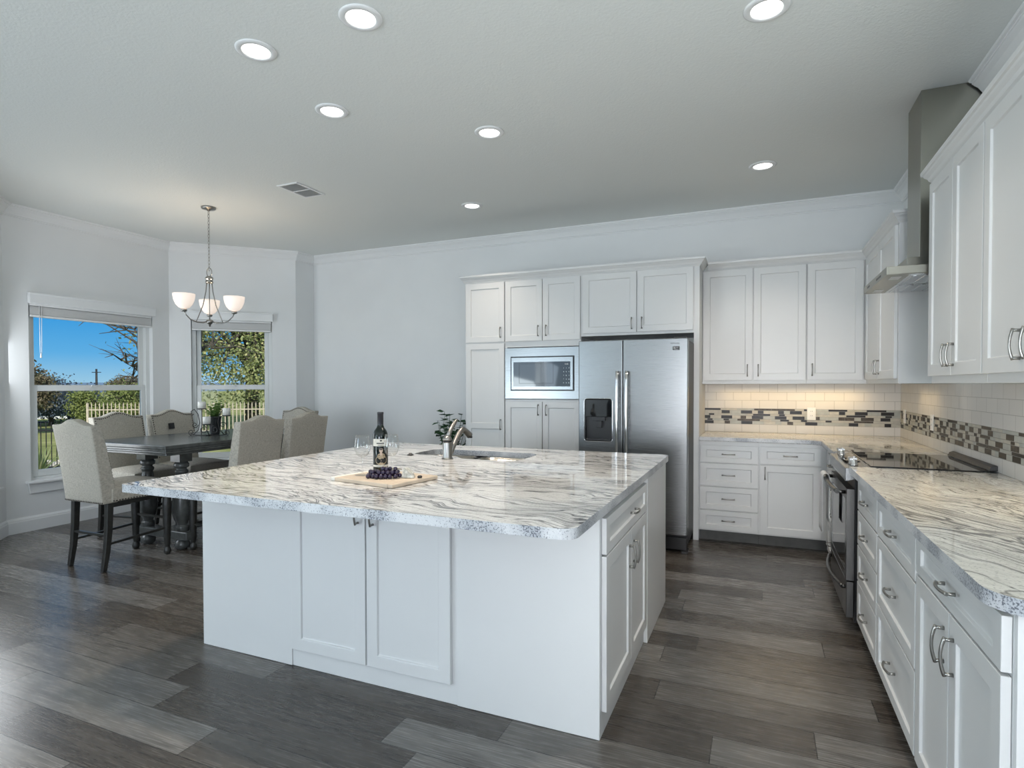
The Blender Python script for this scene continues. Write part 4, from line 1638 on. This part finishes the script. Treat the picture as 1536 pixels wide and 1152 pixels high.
def make_chair():
    c = thing('dining_chair', '', 'chair', (0, 0, 0))
    hw0 = .222
    # seat
    bm = B()
    nx, ny = 10, 10
    top = []
    for i in range(nx + 1):
        row = []
        for j in range(ny + 1):
            u, v_ = -1 + 2 * i / nx, -1 + 2 * j / ny
            dome = (1 - abs(u) ** 3) * (1 - abs(v_) ** 3)
            row.append(bm.verts.new((u * .232, .02 + v_ * .245, .615 + .032 * dome)))
        top.append(row)
    for i in range(nx):
        for j in range(ny): bm.faces.new((top[i][j], top[i + 1][j], top[i + 1][j + 1], top[i][j + 1])).smooth = True
    ring = [top[i][0] for i in range(nx + 1)] + [top[nx][j] for j in range(1, ny + 1)] + [top[i][ny] for i in range(nx - 1, -1, -1)] + [top[0][j] for j in range(ny - 1, 0, -1)]
    low = [bm.verts.new((v.co.x, v.co.y, .515)) for v in ring]
    for i in range(len(ring)): bm.faces.new((ring[i], low[i], low[(i + 1) % len(ring)], ring[(i + 1) % len(ring)]))
    bm.faces.new(low)
    obj('seat', bm, 'linen', c, bevel=.006)
    # back
    NX, NZ = 16, 10
    def ztop(u):
        a = abs(u)
        return 1.095 + .045 * (.5 + .5 * cos(pi * min(1, a / .72))) - .0 * a
    def surf(u, t, s):
        z = .507 + t * (ztop(u) - .507)
        tt = (z - .507) / .6
        hw = hw0 + .012 * tt
        yc = -.232 - .085 * tt - .02 * tt * tt
        th = (.058 - .022 * tt)
        yy = yc + s * th
        if s > 0: yy += .014 * (1 - u * u) * sin(pi * min(1, max(0, t))) - .02 * 0
        return Vector((u * hw, yy, z))
    bm = B()
    F = [[bm.verts.new(surf(-1 + 2 * i / NX, j / NZ, 1)) for j in range(NZ + 1)] for i in range(NX + 1)]
    K = [[bm.verts.new(surf(-1 + 2 * i / NX, j / NZ, -1)) for j in range(NZ + 1)] for i in range(NX + 1)]
    for i in range(NX):
        for j in range(NZ):
            bm.faces.new((F[i][j], F[i + 1][j], F[i + 1][j + 1], F[i][j + 1])).smooth = True
            bm.faces.new((K[i][j + 1], K[i + 1][j + 1], K[i + 1][j], K[i][j])).smooth = True
        bm.faces.new((F[i][NZ], F[i + 1][NZ], K[i + 1][NZ], K[i][NZ])).smooth = True
        bm.faces.new((F[i + 1][0], F[i][0], K[i][0], K[i + 1][0]))
    for j in range(NZ):
        bm.faces.new((F[0][j], F[0][j + 1], K[0][j + 1], K[0][j]))
        bm.faces.new((F[NX][j + 1], F[NX][j], K[NX][j], K[NX][j + 1]))
    obj('backrest', bm, 'linen', c, bevel=.007, seg=2)
    # nail heads: round the front edge of the back and along the lower seat rail
    bm = B()
    def nail(p): sphere(bm, p, .0062, 0, 6, 4)
    for k in range(20):
        for s in (-1, 1):
            q = surf(s * .93, .28 + .70 * k / 19, 1); nail((q.x, q.y + .001, q.z))
    for k in range(1, 24):
        q = surf(-.93 + 1.86 * k / 24, .975, 1); nail((q.x, q.y + .001, q.z))
    for k in range(23):
        a = -.232 + .464 * k / 22
        nail((a, .266, .524))
        nail((a * .94, -.291, .517))
        b_ = -.215 + .48 * k / 22
        nail((.2335, b_, .524)); nail((-.2335, b_, .524))
    obj('nailhead_trim', bm, 'brass', c, fix=False)
    # legs
    for s in (-1, 1):
        bm = B()
        pr = [(0, .0008), (.016, .0008), (.026, .012), (.029, .030), (.024, .050), (.017, .060), (.020, .068), (.024, .09), (.030, .25), (.034, .40), (.033, .46), (.026, .475), (.030, .485), (.030, .514), (0, .514)]
        lathe(bm, pr, (s * .196, .232, 0), 16)
        obj('leg', bm, 'dark_wood', c)
        bm = B()
        pts = [(s * .200, -.275, .002), (s * .200, -.252, .15), (s * .200, -.238, .30), (s * .200, -.230, .5065)]
        tube(bm, pts, [.022, .026, .029, .031], 4, square=True)
        obj('leg', bm, 'dark_wood', c, bevel=.003)
        bm = B(); tube(bm, [(s * .199, -.246, .20), (s * .196, .232, .22)], .0115, 4, square=True); obj('stretcher', bm, 'dark_wood', c)
        bm = B(); box(bm, s * .184, s * .212, -.205, .206, .480, .5145); obj('seat_rail', bm, 'dark_wood', c)
    bm = B(); tube(bm, [(-.19, -.247, .265), (.19, -.247, .265)], .0125, 4, square=True); obj('stretcher', bm, 'dark_wood', c)
    bm = B(); tube(bm, [(-.19, .232, .30), (.19, .232, .30)], .0125, 4, square=True); obj('stretcher', bm, 'dark_wood', c)
    return c


CH = [(-4.672, 3.005, 0, 'cream upholstered dining chair nearest the island with its back to the camera'),
      (-4.155, 3.60, pi / 2, 'beige upholstered dining chair on the island side of the table, the nearer of two'),
      (-4.155, 4.15, pi / 2, 'beige upholstered dining chair on the island side of the table, the farther of two'),
      (-5.275, 3.56, -pi / 2, 'beige upholstered dining chair on the window side of the table, the nearer of two'),
      (-5.275, 4.10, -pi / 2, 'beige upholstered dining chair on the window side with a dark square in its back'),
      (-4.86, 4.83, pi, 'pale dining chair at the far end of the table facing the camera')]
proto = make_chair()
for i, (x, y, a, lb) in enumerate(CH):
    o = proto if i == 0 else copy_tree(proto)
    o.location = (x, y, 0); o.rotation_euler = (0, 0, a); o['label'] = lb; o['group'] = 'dining chairs'
    if i == 4:
        bm = B(); vs = box(bm, -.024, .024, -.012, .012, -.03, .03)
        xform(vs, Matrix.Translation((.055, -.2345, .975)) @ Matrix.Rotation(.2, 4, 'X'))
        obj('square_grip', bm, 'black', o)['label'] = 'dark square grip'

# candle holder, candles and plant on the table
ZT_ = .9206
hc = Vector((-4.71, 3.83))
cr_ = Vector((cos(.4038), sin(.4038)))     # camera right, used only to lay the holder out along the viewing width
hd_ = thing('candle_holder', 'black wrought-iron scroll candle holder with three cups on the dining table', 'candle holder', (hc.x, hc.y, ZT_), .4038)
def scroll(bm, c, r0, r1, a0, turns, y=0, n=26, w=.0035):
    pts = []
    for k in range(n + 1):
        t = k / n
        a = a0 + turns * 2 * pi * t
        r = r0 + (r1 - r0) * t
        pts.append((c[0] + r * cos(a), y, c[1] + r * sin(a)))
    tube(bm, pts, w, 6)
bm = B()
tube(bm, [(-.17, 0, .012), (-.12, 0, .004), (.12, 0, .004), (.17, 0, .012)], .004, 6)
scroll(bm, (-.165, .030), .028, .006, -pi / 2, -1.2)
scroll(bm, (.165, .030), .028, .006, -pi / 2, 1.2)
for s in (-1, 1):
    tube(bm, [(s * .15, 0, .005), (s * .10, 0, .05), (s * .085, 0, .12), (s * .10, 0, .20), (s * .135, 0, .245), (s * .165, 0, .225), (s * .155, 0, .19), (s * .14, 0, .20)], .004, 6)
    scroll(bm, (s * .055, .055), .040, .008, pi / 2, s * 1.4)
    scroll(bm, (s * .13, .10), .030, .006, 0, s * 1.3)
    tube(bm, [(s * .01, -.04, .004), (s * .01, .05, .004)], .004, 6)
obj('scrollwork', bm, 'iron', hd_)
cups = [(-.075, .02, .250, .062), (.012, -.06, .110, .066), (.155, .02, .185, .066)]
CLB = ['white pillar candle on the tallest cup, left of the plant', 'white pillar candle on the lowest cup before the dark plant pot', 'white pillar candle on the right-hand cup beside the plant']
for (x, y, z, hh), lb in zip(cups, CLB):
    bm = B()
    tube(bm, [(x, y * .3, .004), (x, y, z * .5), (x, y, z - .004)], .004, 6)
    lathe(bm, [(0, z - .006), (.030, z - .006), (.040, z), (.040, z + .003), (0, z + .003)], (x, y, 0), 18)
    obj('candle_cup', bm, 'iron', hd_)
    p = hd_.matrix_basis
    wp = Vector((hc.x, hc.y, ZT_)) + Matrix.Rotation(.4038, 3, 'Z') @ Vector((x, y, z + .0035))
    bm = B(); lathe(bm, [(0, 0), (.034, 0), (.034, hh - .003), (.031, hh), (.010, hh - .003), (0, hh - .003)], n=20); tag(obj('pillar_candle', bm, 'candle', loc=wp), lb, 'candle', 'candles in the iron holder')

pp = Vector((hc.x, hc.y)) + Vector((cos(.4038), sin(.4038))) * -.02 + Vector((-sin(.4038), cos(.4038))) * .15
pl = thing('potted_fern', 'small green fern in a tapered dark pot among the candles', 'plant', (pp.x, pp.y, ZT_))
bm = B(); lathe(bm, [(0, .0005), (.038, .0005), (.042, .01), (.056, .16), (.060, .165), (.058, .172), (.052, .170), (.050, .15), (0, .15)], n=22); obj('pot', bm, 'pot', pl)
bm = B(); lathe(bm, [(0, .1505), (.049, .1505), (.049, .156), (0, .160)], n=18); obj('soil', bm, 'soil', pl)
bm = B()
rr = random.Random(5)
for k in range(46):
    a = rr.random() * 2 * pi; ln = .11 + .10 * rr.random(); el = .5 + .9 * rr.random()
    prev = Vector((0, 0, .158)); d = Vector((cos(a) * cos(el), sin(a) * cos(el), sin(el)))
    st = 7
    for q in range(st):
        d2 = (d + Vector((0, 0, -.16 * q / st))).normalized()
        nx = prev + d2 * ln / st
        sd = d2.cross(Vector((0, 0, 1))).normalized()
        wd = .030 * (1 - .8 * q / st) + .004
        for s in (-1, 1):
            e_ = prev + sd * s * wd + d2 * .006
            f = [bm.verts.new(p) for p in (prev - d2 * .004, prev + d2 * .014, e_)]
            bm.faces.new(f)
        prev = nx
obj('fronds', bm, 'leaf_fern', pl, fix=False)

# floor plant between the island and the back wall
fp = thing('potted_plant', 'dark green leafy houseplant on the floor beside the pantry behind the tap', 'plant', (-3.15, 5.60, 0))
bm = B(); lathe(bm, [(0, .001), (.10, .001), (.11, .01), (.14, .30), (.15, .31), (.15, .33), (.135, .33), (.13, .29), (0, .29)], n=24); obj('pot', bm, 'pot', fp)
bm = B(); lathe(bm, [(0, .2905), (.129, .2905), (.125, .30), (0, .305)], n=18); obj('soil', bm, 'soil', fp)
bmS, bmL = B(), B()
rr = random.Random(21)
def leaf(bm, p, d, ln, wd, up=Vector((0, 0, 1))):
    sd = d.cross(up)
    if sd.length < 1e-4: sd = Vector((1, 0, 0))
    sd.normalize()
    nn = sd.cross(d)
    a = p; b_ = p + d * ln * .45 + sd * wd + nn * .15 * wd; c = p + d * ln; e = p + d * ln * .45 - sd * wd + nn * .15 * wd
    m1 = p + d * ln * .45 - nn * .1 * wd
    A, Bv, Cv, E_, Mv = [bm.verts.new(q) for q in (a, b_, c, e, m1)]
    bm.faces.new((A, Bv, Mv)); bm.faces.new((Bv, Cv, Mv)); bm.faces.new((A, Mv, E_)); bm.faces.new((Mv, Cv, E_))
for k in range(17):
    a = rr.random() * 2 * pi
    top = Vector((cos(a) * (.06 + .20 * rr.random()), sin(a) * (.05 + .16 * rr.random()), .80 + .30 * rr.random()))
    p0_ = Vector((cos(a) * .05, sin(a) * .05, .295))
    mid = (p0_ + top) / 2 + Vector((0, 0, .08))
    pts = [p0_, mid, top]
    tube(bmS, pts, [.005, .004, .002], 5)
    for q in range(8):
        t = .35 + .65 * q / 7
        p = p0_.lerp(top, t) + Vector((0, 0, .08 * 4 * t * (1 - t) * .5))
        b2 = rr.random() * 2 * pi
        d = Vector((cos(b2) * .8, sin(b2) * .8, -.35 + .6 * rr.random())).normalized()
        leaf(bmL, p, d, .085 + .05 * rr.random(), .030, Vector((rr.uniform(-.4, .4), rr.uniform(-.8, .1), 1)).normalized())
obj('stems', bmS, 'leaf_house', fp); obj('leaves', bmL, 'leaf_house', fp, fix=False)

# ------------------------------------------------------------------ things on the island
bz = CT + .0006
bcx, bcy, brz = -1.662, 2.318, radians(-10)
cb = thing('cutting_board', 'pale wooden cutting board with light end strips on the island', 'cutting board', (bcx, bcy, bz), brz)
bm = B(); box(bm, -.175, .175, -.155, .155, 0, .018); obj('board', bm, 'board', cb, bevel=.003)
for s in (-1, 1):
    bm = B(); box(bm, s * .1755, s * .205, -.155, .155, 0, .018); es = obj('end_strip', bm, 'board_end' if s < 0 else 'board', cb, bevel=.004)
    if s < 0: es['label'] = 'paler end strip'
tz = bz + .0186
bt = thing('wine_bottle', 'dark wine bottle with a printed label standing on the cutting board', 'bottle', (-1.757, 2.418, tz))
bm = B(); lathe(bm, [(0, .004), (.030, 0), (.036, .003), (.0372, .010), (.0372, .178), (.0355, .195), (.029, .212), (.020, .224), (.0152, .236), (.0145, .250), (.0145, .262)] + [(0, .262)], n=32); obj('glass', bm, 'bottle', bt)
bm = B(); lathe(bm, [(.0151, .236), (.0152, .292), (.0160, .293), (.0162, .302), (.0150, .304), (0, .304)], n=24); obj('foil_capsule', bm, 'foil', bt)
def patch(bm, a0, a1, z0, z1, r, n=10, mi=0, shape=None):
    """strip of the bottle's surface between two angles"""
    low, hi = [], []
    for k in range(n + 1):
        a = a0 + (a1 - a0) * k / n
        low.append(bm.verts.new((r * cos(a), r * sin(a), z0))); hi.append(bm.verts.new((r * cos(a), r * sin(a), z1)))
    for k in range(n): bm.faces.new((low[k], low[k + 1], hi[k + 1], hi[k])).material_index = mi
va = atan2(-2.418, 1.757) + .08             # the label faces the front of the island
bm = B()
patch(bm, va - 1.35, va + 1.35, .030, .040, .0376, 16)
obj('lower_label', bm, 'paper', bt, fix=False)
bm = B()
patch(bm, va - 1.35, va + 1.35, .134, .170, .0376, 16)
lab = obj('label', bm, 'paper', bt, fix=False)
bm = B()
patch(bm, va - .16, va + .10, .158, .165, .0379, 6); patch(bm, va - .62, va + .40, .146, .151, .0379, 10); patch(bm, va - .45, va + .25, .138, .1405, .0379, 8)
for k in range(7): patch(bm, va - .6 + k * .17, va - .6 + k * .17 + .10, .0335, .0365, .0379, 2)
obj('label_print', bm, 'black', lab, fix=False)
bm = B()
def blob(bm, zc, ac, rz_, ra, r, n=18, mi=0):
    c = bm.verts.new((r * cos(ac), r * sin(ac), zc)); ring = []
    for k in range(n):
        t = 2 * pi * k / n
        a = ac + ra * cos(t)
        ring.append(bm.verts.new((r * cos(a), r * sin(a), zc + rz_ * sin(t))))
    for k in range(n): bm.faces.new((c, ring[k], ring[(k + 1) % n])).material_index = mi
blob(bm, .064, va, .025, .78, .0377, mi=0); blob(bm, .084, va, .016, .52, .0378, mi=0)
blob(bm, .113, va - .02, .0125, .24, .0380, mi=1); blob(bm, .096, va - .02, .008, .15, .0379, mi=1); blob(bm, .121, va - .02, .006, .22, .0381, mi=2)
blob(bm, .062, va + .12, .010, .35, .0379, mi=2)
obj('label_figure', bm, ['figure', 'skin_print', 'black'], lab, fix=False)


def glass(loc, label):
    t = thing('wine_glass', label, 'wine glass', loc, 0, 'wine glasses on the cutting board')
    bm = B()
    lathe(bm, [(0, .001), (.034, .001), (.0345, .0025), (.012, .006), (.0045, .012), (.0035, .030), (.0035, .075), (.005, .085)] , n=28)
    obj('stem', bm, 'clear', t)
    bm = B()
    lathe(bm, [(.004, .0852), (.015, .089), (.028, .101), (.0365, .121), (.0385, .138), (.037, .158), (.0335, .180), (.0318, .196), (.0310, .196), (.0326, .180), (.0360, .158), (.0375, .138), (.0355, .121), (.027, .1025), (.014, .0908), (0, .088)], n=32)
    obj('bowl', bm, 'clear', t)
    return t
glass((-1.776, 2.297, tz), 'clear empty wine glass to the left of the bottle')
glass((-1.668, 2.385, tz), 'clear empty wine glass to the right of the bottle')

ex = Vector((cos(.40), sin(.40), 0)); ey = Vector((-sin(.40), cos(.40), 0))
gc = Vector((-1.628, 2.262, tz))
gb = thing('grape_bunch', 'bunch of dark purple grapes lying on the cutting board before the bottle', 'grapes', gc, .40)
rr = random.Random(9)
placed = []
def put(x, y, z, r):
    placed.append((x, y, z, r))
for lay, (cnt, hxr, hyr, z) in enumerate(((30, .078, .034, .0115), (20, .066, .024, .028), (8, .035, .012, .044))):
    tries = 0; c0 = 0
    while c0 < cnt and tries < 4000:
        tries += 1
        x = rr.uniform(-hxr, hxr); y = rr.uniform(-hyr, hyr)
        if lay == 2: x += .028
        if (x / (hxr + .03)) ** 2 + (y / (hyr + .004)) ** 2 > 1: continue
        r = rr.uniform(.0098, .0115)
        if all((x - a) ** 2 + (y - b_) ** 2 + (z - c) ** 2 > (.93 * (r + q)) ** 2 for a, b_, c, q in placed):
            put(x, y, z, r); c0 += 1
for (x, y, z, r) in placed:
    bm = B(); sphere(bm, (0, 0, 0), r, 0, 12, 9, (1, 1, 1.06)); obj('grape', bm, 'grape', gb, loc=(x, y, z + .0004), fix=False)
bm = B(); tube(bm, [(.01, 0, .03), (.05, .004, .048), (.085, .01, .040)], [.0016, .0018, .0024], 6); obj('stem', bm, 'stem', gb)
cz = thing('cheese_wedge', 'pale grey veined wedge beside the right end of the grapes', 'cheese', gc + ex * .118 + ey * .012, .40 - .3)
bm = B()
poly = [(-.032, -.022), (.036, -.012), (.020, .028), (-.026, .026)]
vs = prism(bm, poly, 0.0004, .034)
for v in vs:
    if v.co.z > .02:
        v.co.z += .016 * (-(v.co.x) / .03); v.co.x *= .55
obj('wedge', bm, 'cheese', cz, bevel=.004)
bm = B(); lathe(bm, [(0, .0004), (.010, .0004), (.012, .006), (.008, .011), (0, .012)], (.052, .010, 0), 12); obj('rind_crumb', bm, 'iron', cz)['label'] = 'dark rind crumb'

# ------------------------------------------------------------------ outside
GZ = -.50
bm = B()
g0 = 40
box(bm, -160, -6.9, -120, 160, GZ - .2, GZ)
struct('lawn', bm, 'lawn')
bm = B(); box(bm, 1.42, 5.2, YR - 1, 4.5, 2.62, 2.74); struct('sun_blocker', bm, 'trim')  # unseen slab added to keep the sun out of the side opening
bm = B(); box(bm, -46, -33, -30, 18, GZ, GZ + .012); struct('street', bm, 'asphalt')


def ang_pos(u, d):
    """ground point seen in column u of the photograph at ground distance d"""
    a = math.atan((u - 768) / 865.3) - .4038
    r = d / cos(math.atan((u - 768) / 865.3))
    return Vector((r * sin(a), r * cos(a)))


rows_ = [(-230, -210), (-180, 0)]
bm = B()
pr = random.Random(2)
pts = []
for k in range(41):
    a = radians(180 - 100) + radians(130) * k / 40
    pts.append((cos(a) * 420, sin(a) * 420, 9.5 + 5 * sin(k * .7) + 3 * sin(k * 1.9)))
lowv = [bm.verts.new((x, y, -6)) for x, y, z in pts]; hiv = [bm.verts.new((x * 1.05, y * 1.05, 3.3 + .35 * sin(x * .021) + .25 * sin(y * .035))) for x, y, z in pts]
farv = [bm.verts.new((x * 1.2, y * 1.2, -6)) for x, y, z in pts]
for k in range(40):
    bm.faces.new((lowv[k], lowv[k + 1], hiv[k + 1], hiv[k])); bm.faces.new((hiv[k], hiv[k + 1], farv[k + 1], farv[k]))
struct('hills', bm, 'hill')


def fence(name, A, Bp, label, m, step, h, pw, rails, finial, part='bar'):
    A = Vector(A); Bp = Vector(Bp); d = Bp - A; n = max(2, int(d.length / step)); d2 = d.normalized()
    t = thing(name, label, 'fence', (A.x, A.y, GZ), atan2(d2.y, d2.x))
    for k in range(min(n, 99) + 1):
        bm = B(); x = k * step
        box(bm, -pw, pw, -pw * .7, pw * .7, .03, h - finial)
        c = bm.verts.new((0, 0, h)); q = [bm.verts.new(p) for p in ((-pw * 1.3, -pw, h - finial), (pw * 1.3, -pw, h - finial), (pw * 1.3, pw, h - finial), (-pw * 1.3, pw, h - finial))]
        for i in range(4): bm.faces.new((q[i], q[(i + 1) % 4], c))
        obj(part, bm, m, t, loc=(x, 0, 0))
    for z in rails:
        bm = B(); box(bm, 0, n * step, -.018, .018, z - .018, z + .018); obj('rail', bm, m, t)
    for k in range(0, n + 1, max(1, int(2.2 / step))):
        bm = B(); box(bm, k * step - .03, k * step + .03, -.03, .03, 0, h - .04); obj('post', bm, m, t)
    return t
a_, b2 = ang_pos(20, 12.3), ang_pos(122, 12.6)
fence('garden_fence', a_, b2, 'black iron picket fence on the lawn seen through the larger window', 'fence_iron', .098, 1.12, .008, (.12, .92), .07)
a_, b2 = ang_pos(131, 20.5), ang_pos(415, 21.0)
fence('garden_fence', a_, b2, 'sunlit pale picket fence with pointed tops below the trees', 'fence_pale', .135, 1.30, .014, (.25, 1.02), .12, 'picket')


def tree(name, label, pos, h, crown, leafm, barkm, n_leaf, lsize, seed, z0=None, bare=False, blobs=26, trunk=.16, cat='tree', lean=(0, 0)):
    rr = random.Random(seed)
    t = thing(name, label, cat, (pos[0], pos[1], GZ))
    bt_ = B()
    rx, ry, rz_ = crown
    cz_ = h - rz_
    top = Vector((lean[0], lean[1], cz_))
    tube(bt_, [(0, 0, 0.0), (lean[0] * .3, lean[1] * .3, cz_ * .5), top], [trunk, trunk * .8, trunk * .5], 9)
    cents = []
    for k in range(blobs):
        while True:
            p = Vector((rr.uniform(-1, 1), rr.uniform(-1, 1), rr.uniform(-1, 1)))
            if .25 < p.length < 1: break
        p = p.normalized() * (p.length ** .5)
        c = top + Vector((p.x * rx, p.y * ry, p.z * rz_))
        if z0 is not None and c.z < z0: c.z = z0 + rr.random() * .4
        cents.append(c)
        s = Vector((lean[0] * .6, lean[1] * .6, cz_ * rr.uniform(.45, .95)))
        m = s.lerp(c, .5) + Vector((rr.uniform(-.2, .2), rr.uniform(-.2, .2), rr.uniform(0, .3)))
        tube(bt_, [s, m, c], [trunk * .32, trunk * .2, trunk * .05], 5)
        if bare:
            for q in range(9):
                s2 = m.lerp(c, rr.random()); e2 = s2 + Vector((rr.uniform(-1, 1), rr.uniform(-1, 1), rr.uniform(-.3, .9))) * .9
                m2 = s2.lerp(e2, .5) + Vector((0, 0, .12))
                tube(bt_, [s2, m2, e2], [.025, .016, .006], 4)
                for w_ in range(3):
                    e3 = m2 + Vector((rr.uniform(-1, 1), rr.uniform(-1, 1), rr.uniform(-.3, .8))) * .5
                    tube(bt_, [m2, e3], [.010, .004], 3)
    obj('trunk', bt_, barkm, t)
    if n_leaf:
        bl_ = B()
        br_ = max(rx, rz_) * .36
        for k in range(n_leaf):
            c = cents[k % len(cents)]
            o_ = Vector((rr.gauss(0, 1), rr.gauss(0, 1), rr.gauss(0, .8))) * br_ * .5
            p = c + o_
            a = Vector((rr.gauss(0, 1), rr.gauss(0, 1), rr.gauss(0, 1))).normalized()
            b_ = a.orthogonal().normalized()
            s = lsize * rr.uniform(.6, 1.3)
            f = [bl_.verts.new(p + a * s), bl_.verts.new(p + b_ * s * .6), bl_.verts.new(p - a * s), bl_.verts.new(p - b_ * s * .6)]
            bl_.faces.new(f)
        obj('foliage', bl_, leafm, t, fix=False)
    return t


tree('oak_tree', 'large sunlit green tree filling the narrower window', ang_pos(378, 24.5), 9.4, (3.4, 3.4, 4.1), 'leaf_oak', 'bark', 42000, .062, 31, z0=1.9, blobs=90, trunk=.3)
tree('bare_tree', 'leafless tree reaching into the blue sky of the larger window', ang_pos(236, 15), 5.6, (2.2, 2.2, 2.0), None, 'bark', 0, .1, 8, bare=True, blobs=18, trunk=.08)
tree('autumn_tree', 'rusty brown tree at the left edge of the larger window', ang_pos(30, 22), 2.75, (.95, 1.1, .95), 'leaf_rust', 'bark', 9000, .055, 12, z0=1.1, blobs=40, trunk=.13)
tree('leafy_shrub', 'dusky blue-green shrubby tree above the black fence', ang_pos(76, 27), 1.95, (1.75, 1.7, .62), 'leaf_blue', 'bark', 12000, .055, 14, blobs=44, trunk=.12, cat='shrub')
tree('leafy_shrub', 'small dusky shrub right of the low white house', ang_pos(124, 32.5), 1.5, (.8, .8, .55), 'leaf_blue', 'bark', 4000, .05, 15, blobs=18, trunk=.08, cat='shrub')
tree('hedge_bush', 'yellow-green bush above the pale fence in the larger window', ang_pos(160, 24.2), 1.85, (1.15, 1.0, .75), 'leaf_hedge', 'bark', 9000, .05, 16, blobs=34, trunk=.08, cat='shrub')
tree('hedge_bush', 'green bush behind the pale fence at the inner edge of the larger window', ang_pos(219, 25.6), 2.0, (1.0, 1.0, .9), 'leaf_hedge', 'bark', 8000, .05, 17, blobs=34, trunk=.08, cat='shrub')
tree('autumn_tree', 'brownish treetop right of the utility pole', ang_pos(192, 40), 2.25, (1.1, 1.1, .7), 'leaf_rust', 'bark', 6000, .07, 18, blobs=30, trunk=.1)

up_ = ang_pos(145, 60)
t = thing('utility_pole', 'dark wooden utility pole on the horizon of the larger window', 'pole', (up_.x, up_.y, GZ))
bm = B(); lathe(bm, [(0, 0), (.13, 0), (.09, 3.6), (0, 3.6)], n=10); obj('pole', bm, 'fence_iron', t)
bm = B(); box(bm, -.5, .5, -.04, .04, 3.22, 3.29); obj('crossarm', bm, 'fence_iron', t, rot=(0, 0, .3))

hs = ang_pos(72, 34)
t = thing('house', 'low white house beyond the black fence', 'house', (hs.x, hs.y, GZ), .95)
bm = B(); box(bm, -2.2, 2.2, -1.8, 1.8, 0, .95); obj('wall', bm, 'house', t)
bm = B()
pv = [bm.verts.new(p) for p in ((-2.5, -2.1, .95), (2.5, -2.1, .95), (2.5, 2.1, .95), (-2.5, 2.1, .95), (-2.2, 0, 1.35), (2.2, 0, 1.35))]
for f in ((0, 1, 5, 4), (2, 3, 4, 5), (0, 4, 3), (1, 2, 5), (0, 3, 2, 1)): bm.faces.new([pv[i] for i in f])
obj('roof', bm, 'roof', t)
for x in (-1.3, .2, 1.4):
    bm = B(); box(bm, x - .3, x + .3, -1.82, -1.8, .3, .75); obj('window', bm, 'black_gloss', t)


def carthing(name, label, pos, rz, m, sc=1.0):
    t = thing(name, label, 'car', (pos[0], pos[1], GZ), rz)
    prof = [(-2.1, .35), (-2.1, .70), (-1.95, .82), (-1.3, .90), (-.8, 1.34), (.7, 1.38), (1.35, .92), (2.05, .78), (2.15, .45), (2.15, .32), (-2.1, .32)]
    bm = B()
    s0 = [bm.verts.new((x, -.85, z)) for x, z in prof[:-1]]; s1 = [bm.verts.new((x, .85, z)) for x, z in prof[:-1]]
    k = len(s0)
    bm.faces.new(s0); bm.faces.new(s1[::-1])
    for i in range(k): bm.faces.new((s0[i], s0[(i + 1) % k], s1[(i + 1) % k], s1[i]))
    obj('body', bm, m, t, bevel=.06)
    bm = B()
    for s in (-1, 1):
        y = s * .856
        q = [bm.verts.new(p) for p in ((-1.12, y, .93), (-.75, y, 1.27), (.62, y, 1.30), (1.12, y, .95))]
        bm.faces.new(q if s > 0 else q[::-1])
    obj('side_windows', bm, 'black_gloss', t, fix=False)
    for x in (-1.35, 1.35):
        for s in (-1, 1):
            bm = B(); lathe(bm, [(0, -.1), (.32, -.1), (.33, -.06), (.33, .06), (.32, .1), (0, .1)], (0, 0, 0), 20, 0, 'Y'); obj('wheel', bm, 'black', t, loc=(x, s * .80, .331))
    return t
hp = ang_pos(167, 22.4)
bm = B()
rr = random.Random(6)
bmesh.ops.create_icosphere(bm, subdivisions=4, radius=1)
for v in bm.verts:
    q = 1 + .06 * sin(v.co.x * 9 + v.co.y * 4) + .05 * sin(v.co.y * 11 - v.co.z * 5)
    v.co = Vector((v.co.x * .62 * q, v.co.y * .45 * q, max(-.02, v.co.z) * .80 * q))
    if v.co.z < 0: v.co.z = 0
tag(obj('covered_heap', bm, 'tarp', loc=(hp.x, hp.y, GZ + .002), smooth=True), 'heap under a blue and white sheet behind the pale fence', 'sheet')
carthing('car', 'white car parked before the low house beyond the black fence', ang_pos(64, 29.5), 1.0, 'car2')

yk = ang_pos(55, 11.2)
t = thing('yucca', 'spiky yucca at the near end of the black fence', 'plant', (yk.x, yk.y, GZ))
bm = B()
rr = random.Random(3)
for k in range(46):
    a = rr.random() * 2 * pi; el = rr.uniform(.1, 1.4); ln = rr.uniform(.50, .72)
    d = Vector((cos(a) * cos(el), sin(a) * cos(el), sin(el)))
    leaf(bm, Vector((0, 0, .12)), d, ln, .022)
obj('blades', bm, 'leaf_yucca', t, fix=False)
bm = B(); lathe(bm, [(0, 0), (.06, 0), (.05, .12), (0, .13)], n=10); obj('trunk', bm, 'bark', t)
rr = random.Random(4)
for k in range(12):
    u_ = 60 + k * 5.6
    p = ang_pos(u_, 13.2 + .36 * (k % 3))
    bm = B(); bmesh.ops.create_icosphere(bm, subdivisions=2, radius=.085)
    s = (rr.uniform(.8, 1.3), rr.uniform(.7, 1.1), rr.uniform(.45, .8))
    for v in bm.verts:
        v.co = Vector((v.co.x * s[0], v.co.y * s[1], v.co.z * s[2])) * rr.uniform(.88, 1.1)
    o = obj('garden_rock', bm, 'rock', loc=(p.x, p.y, GZ + .045)); tag(o, 'pale limestone rock in the bed behind the black iron fence', 'rock', 'rocks in the bed behind the fence')
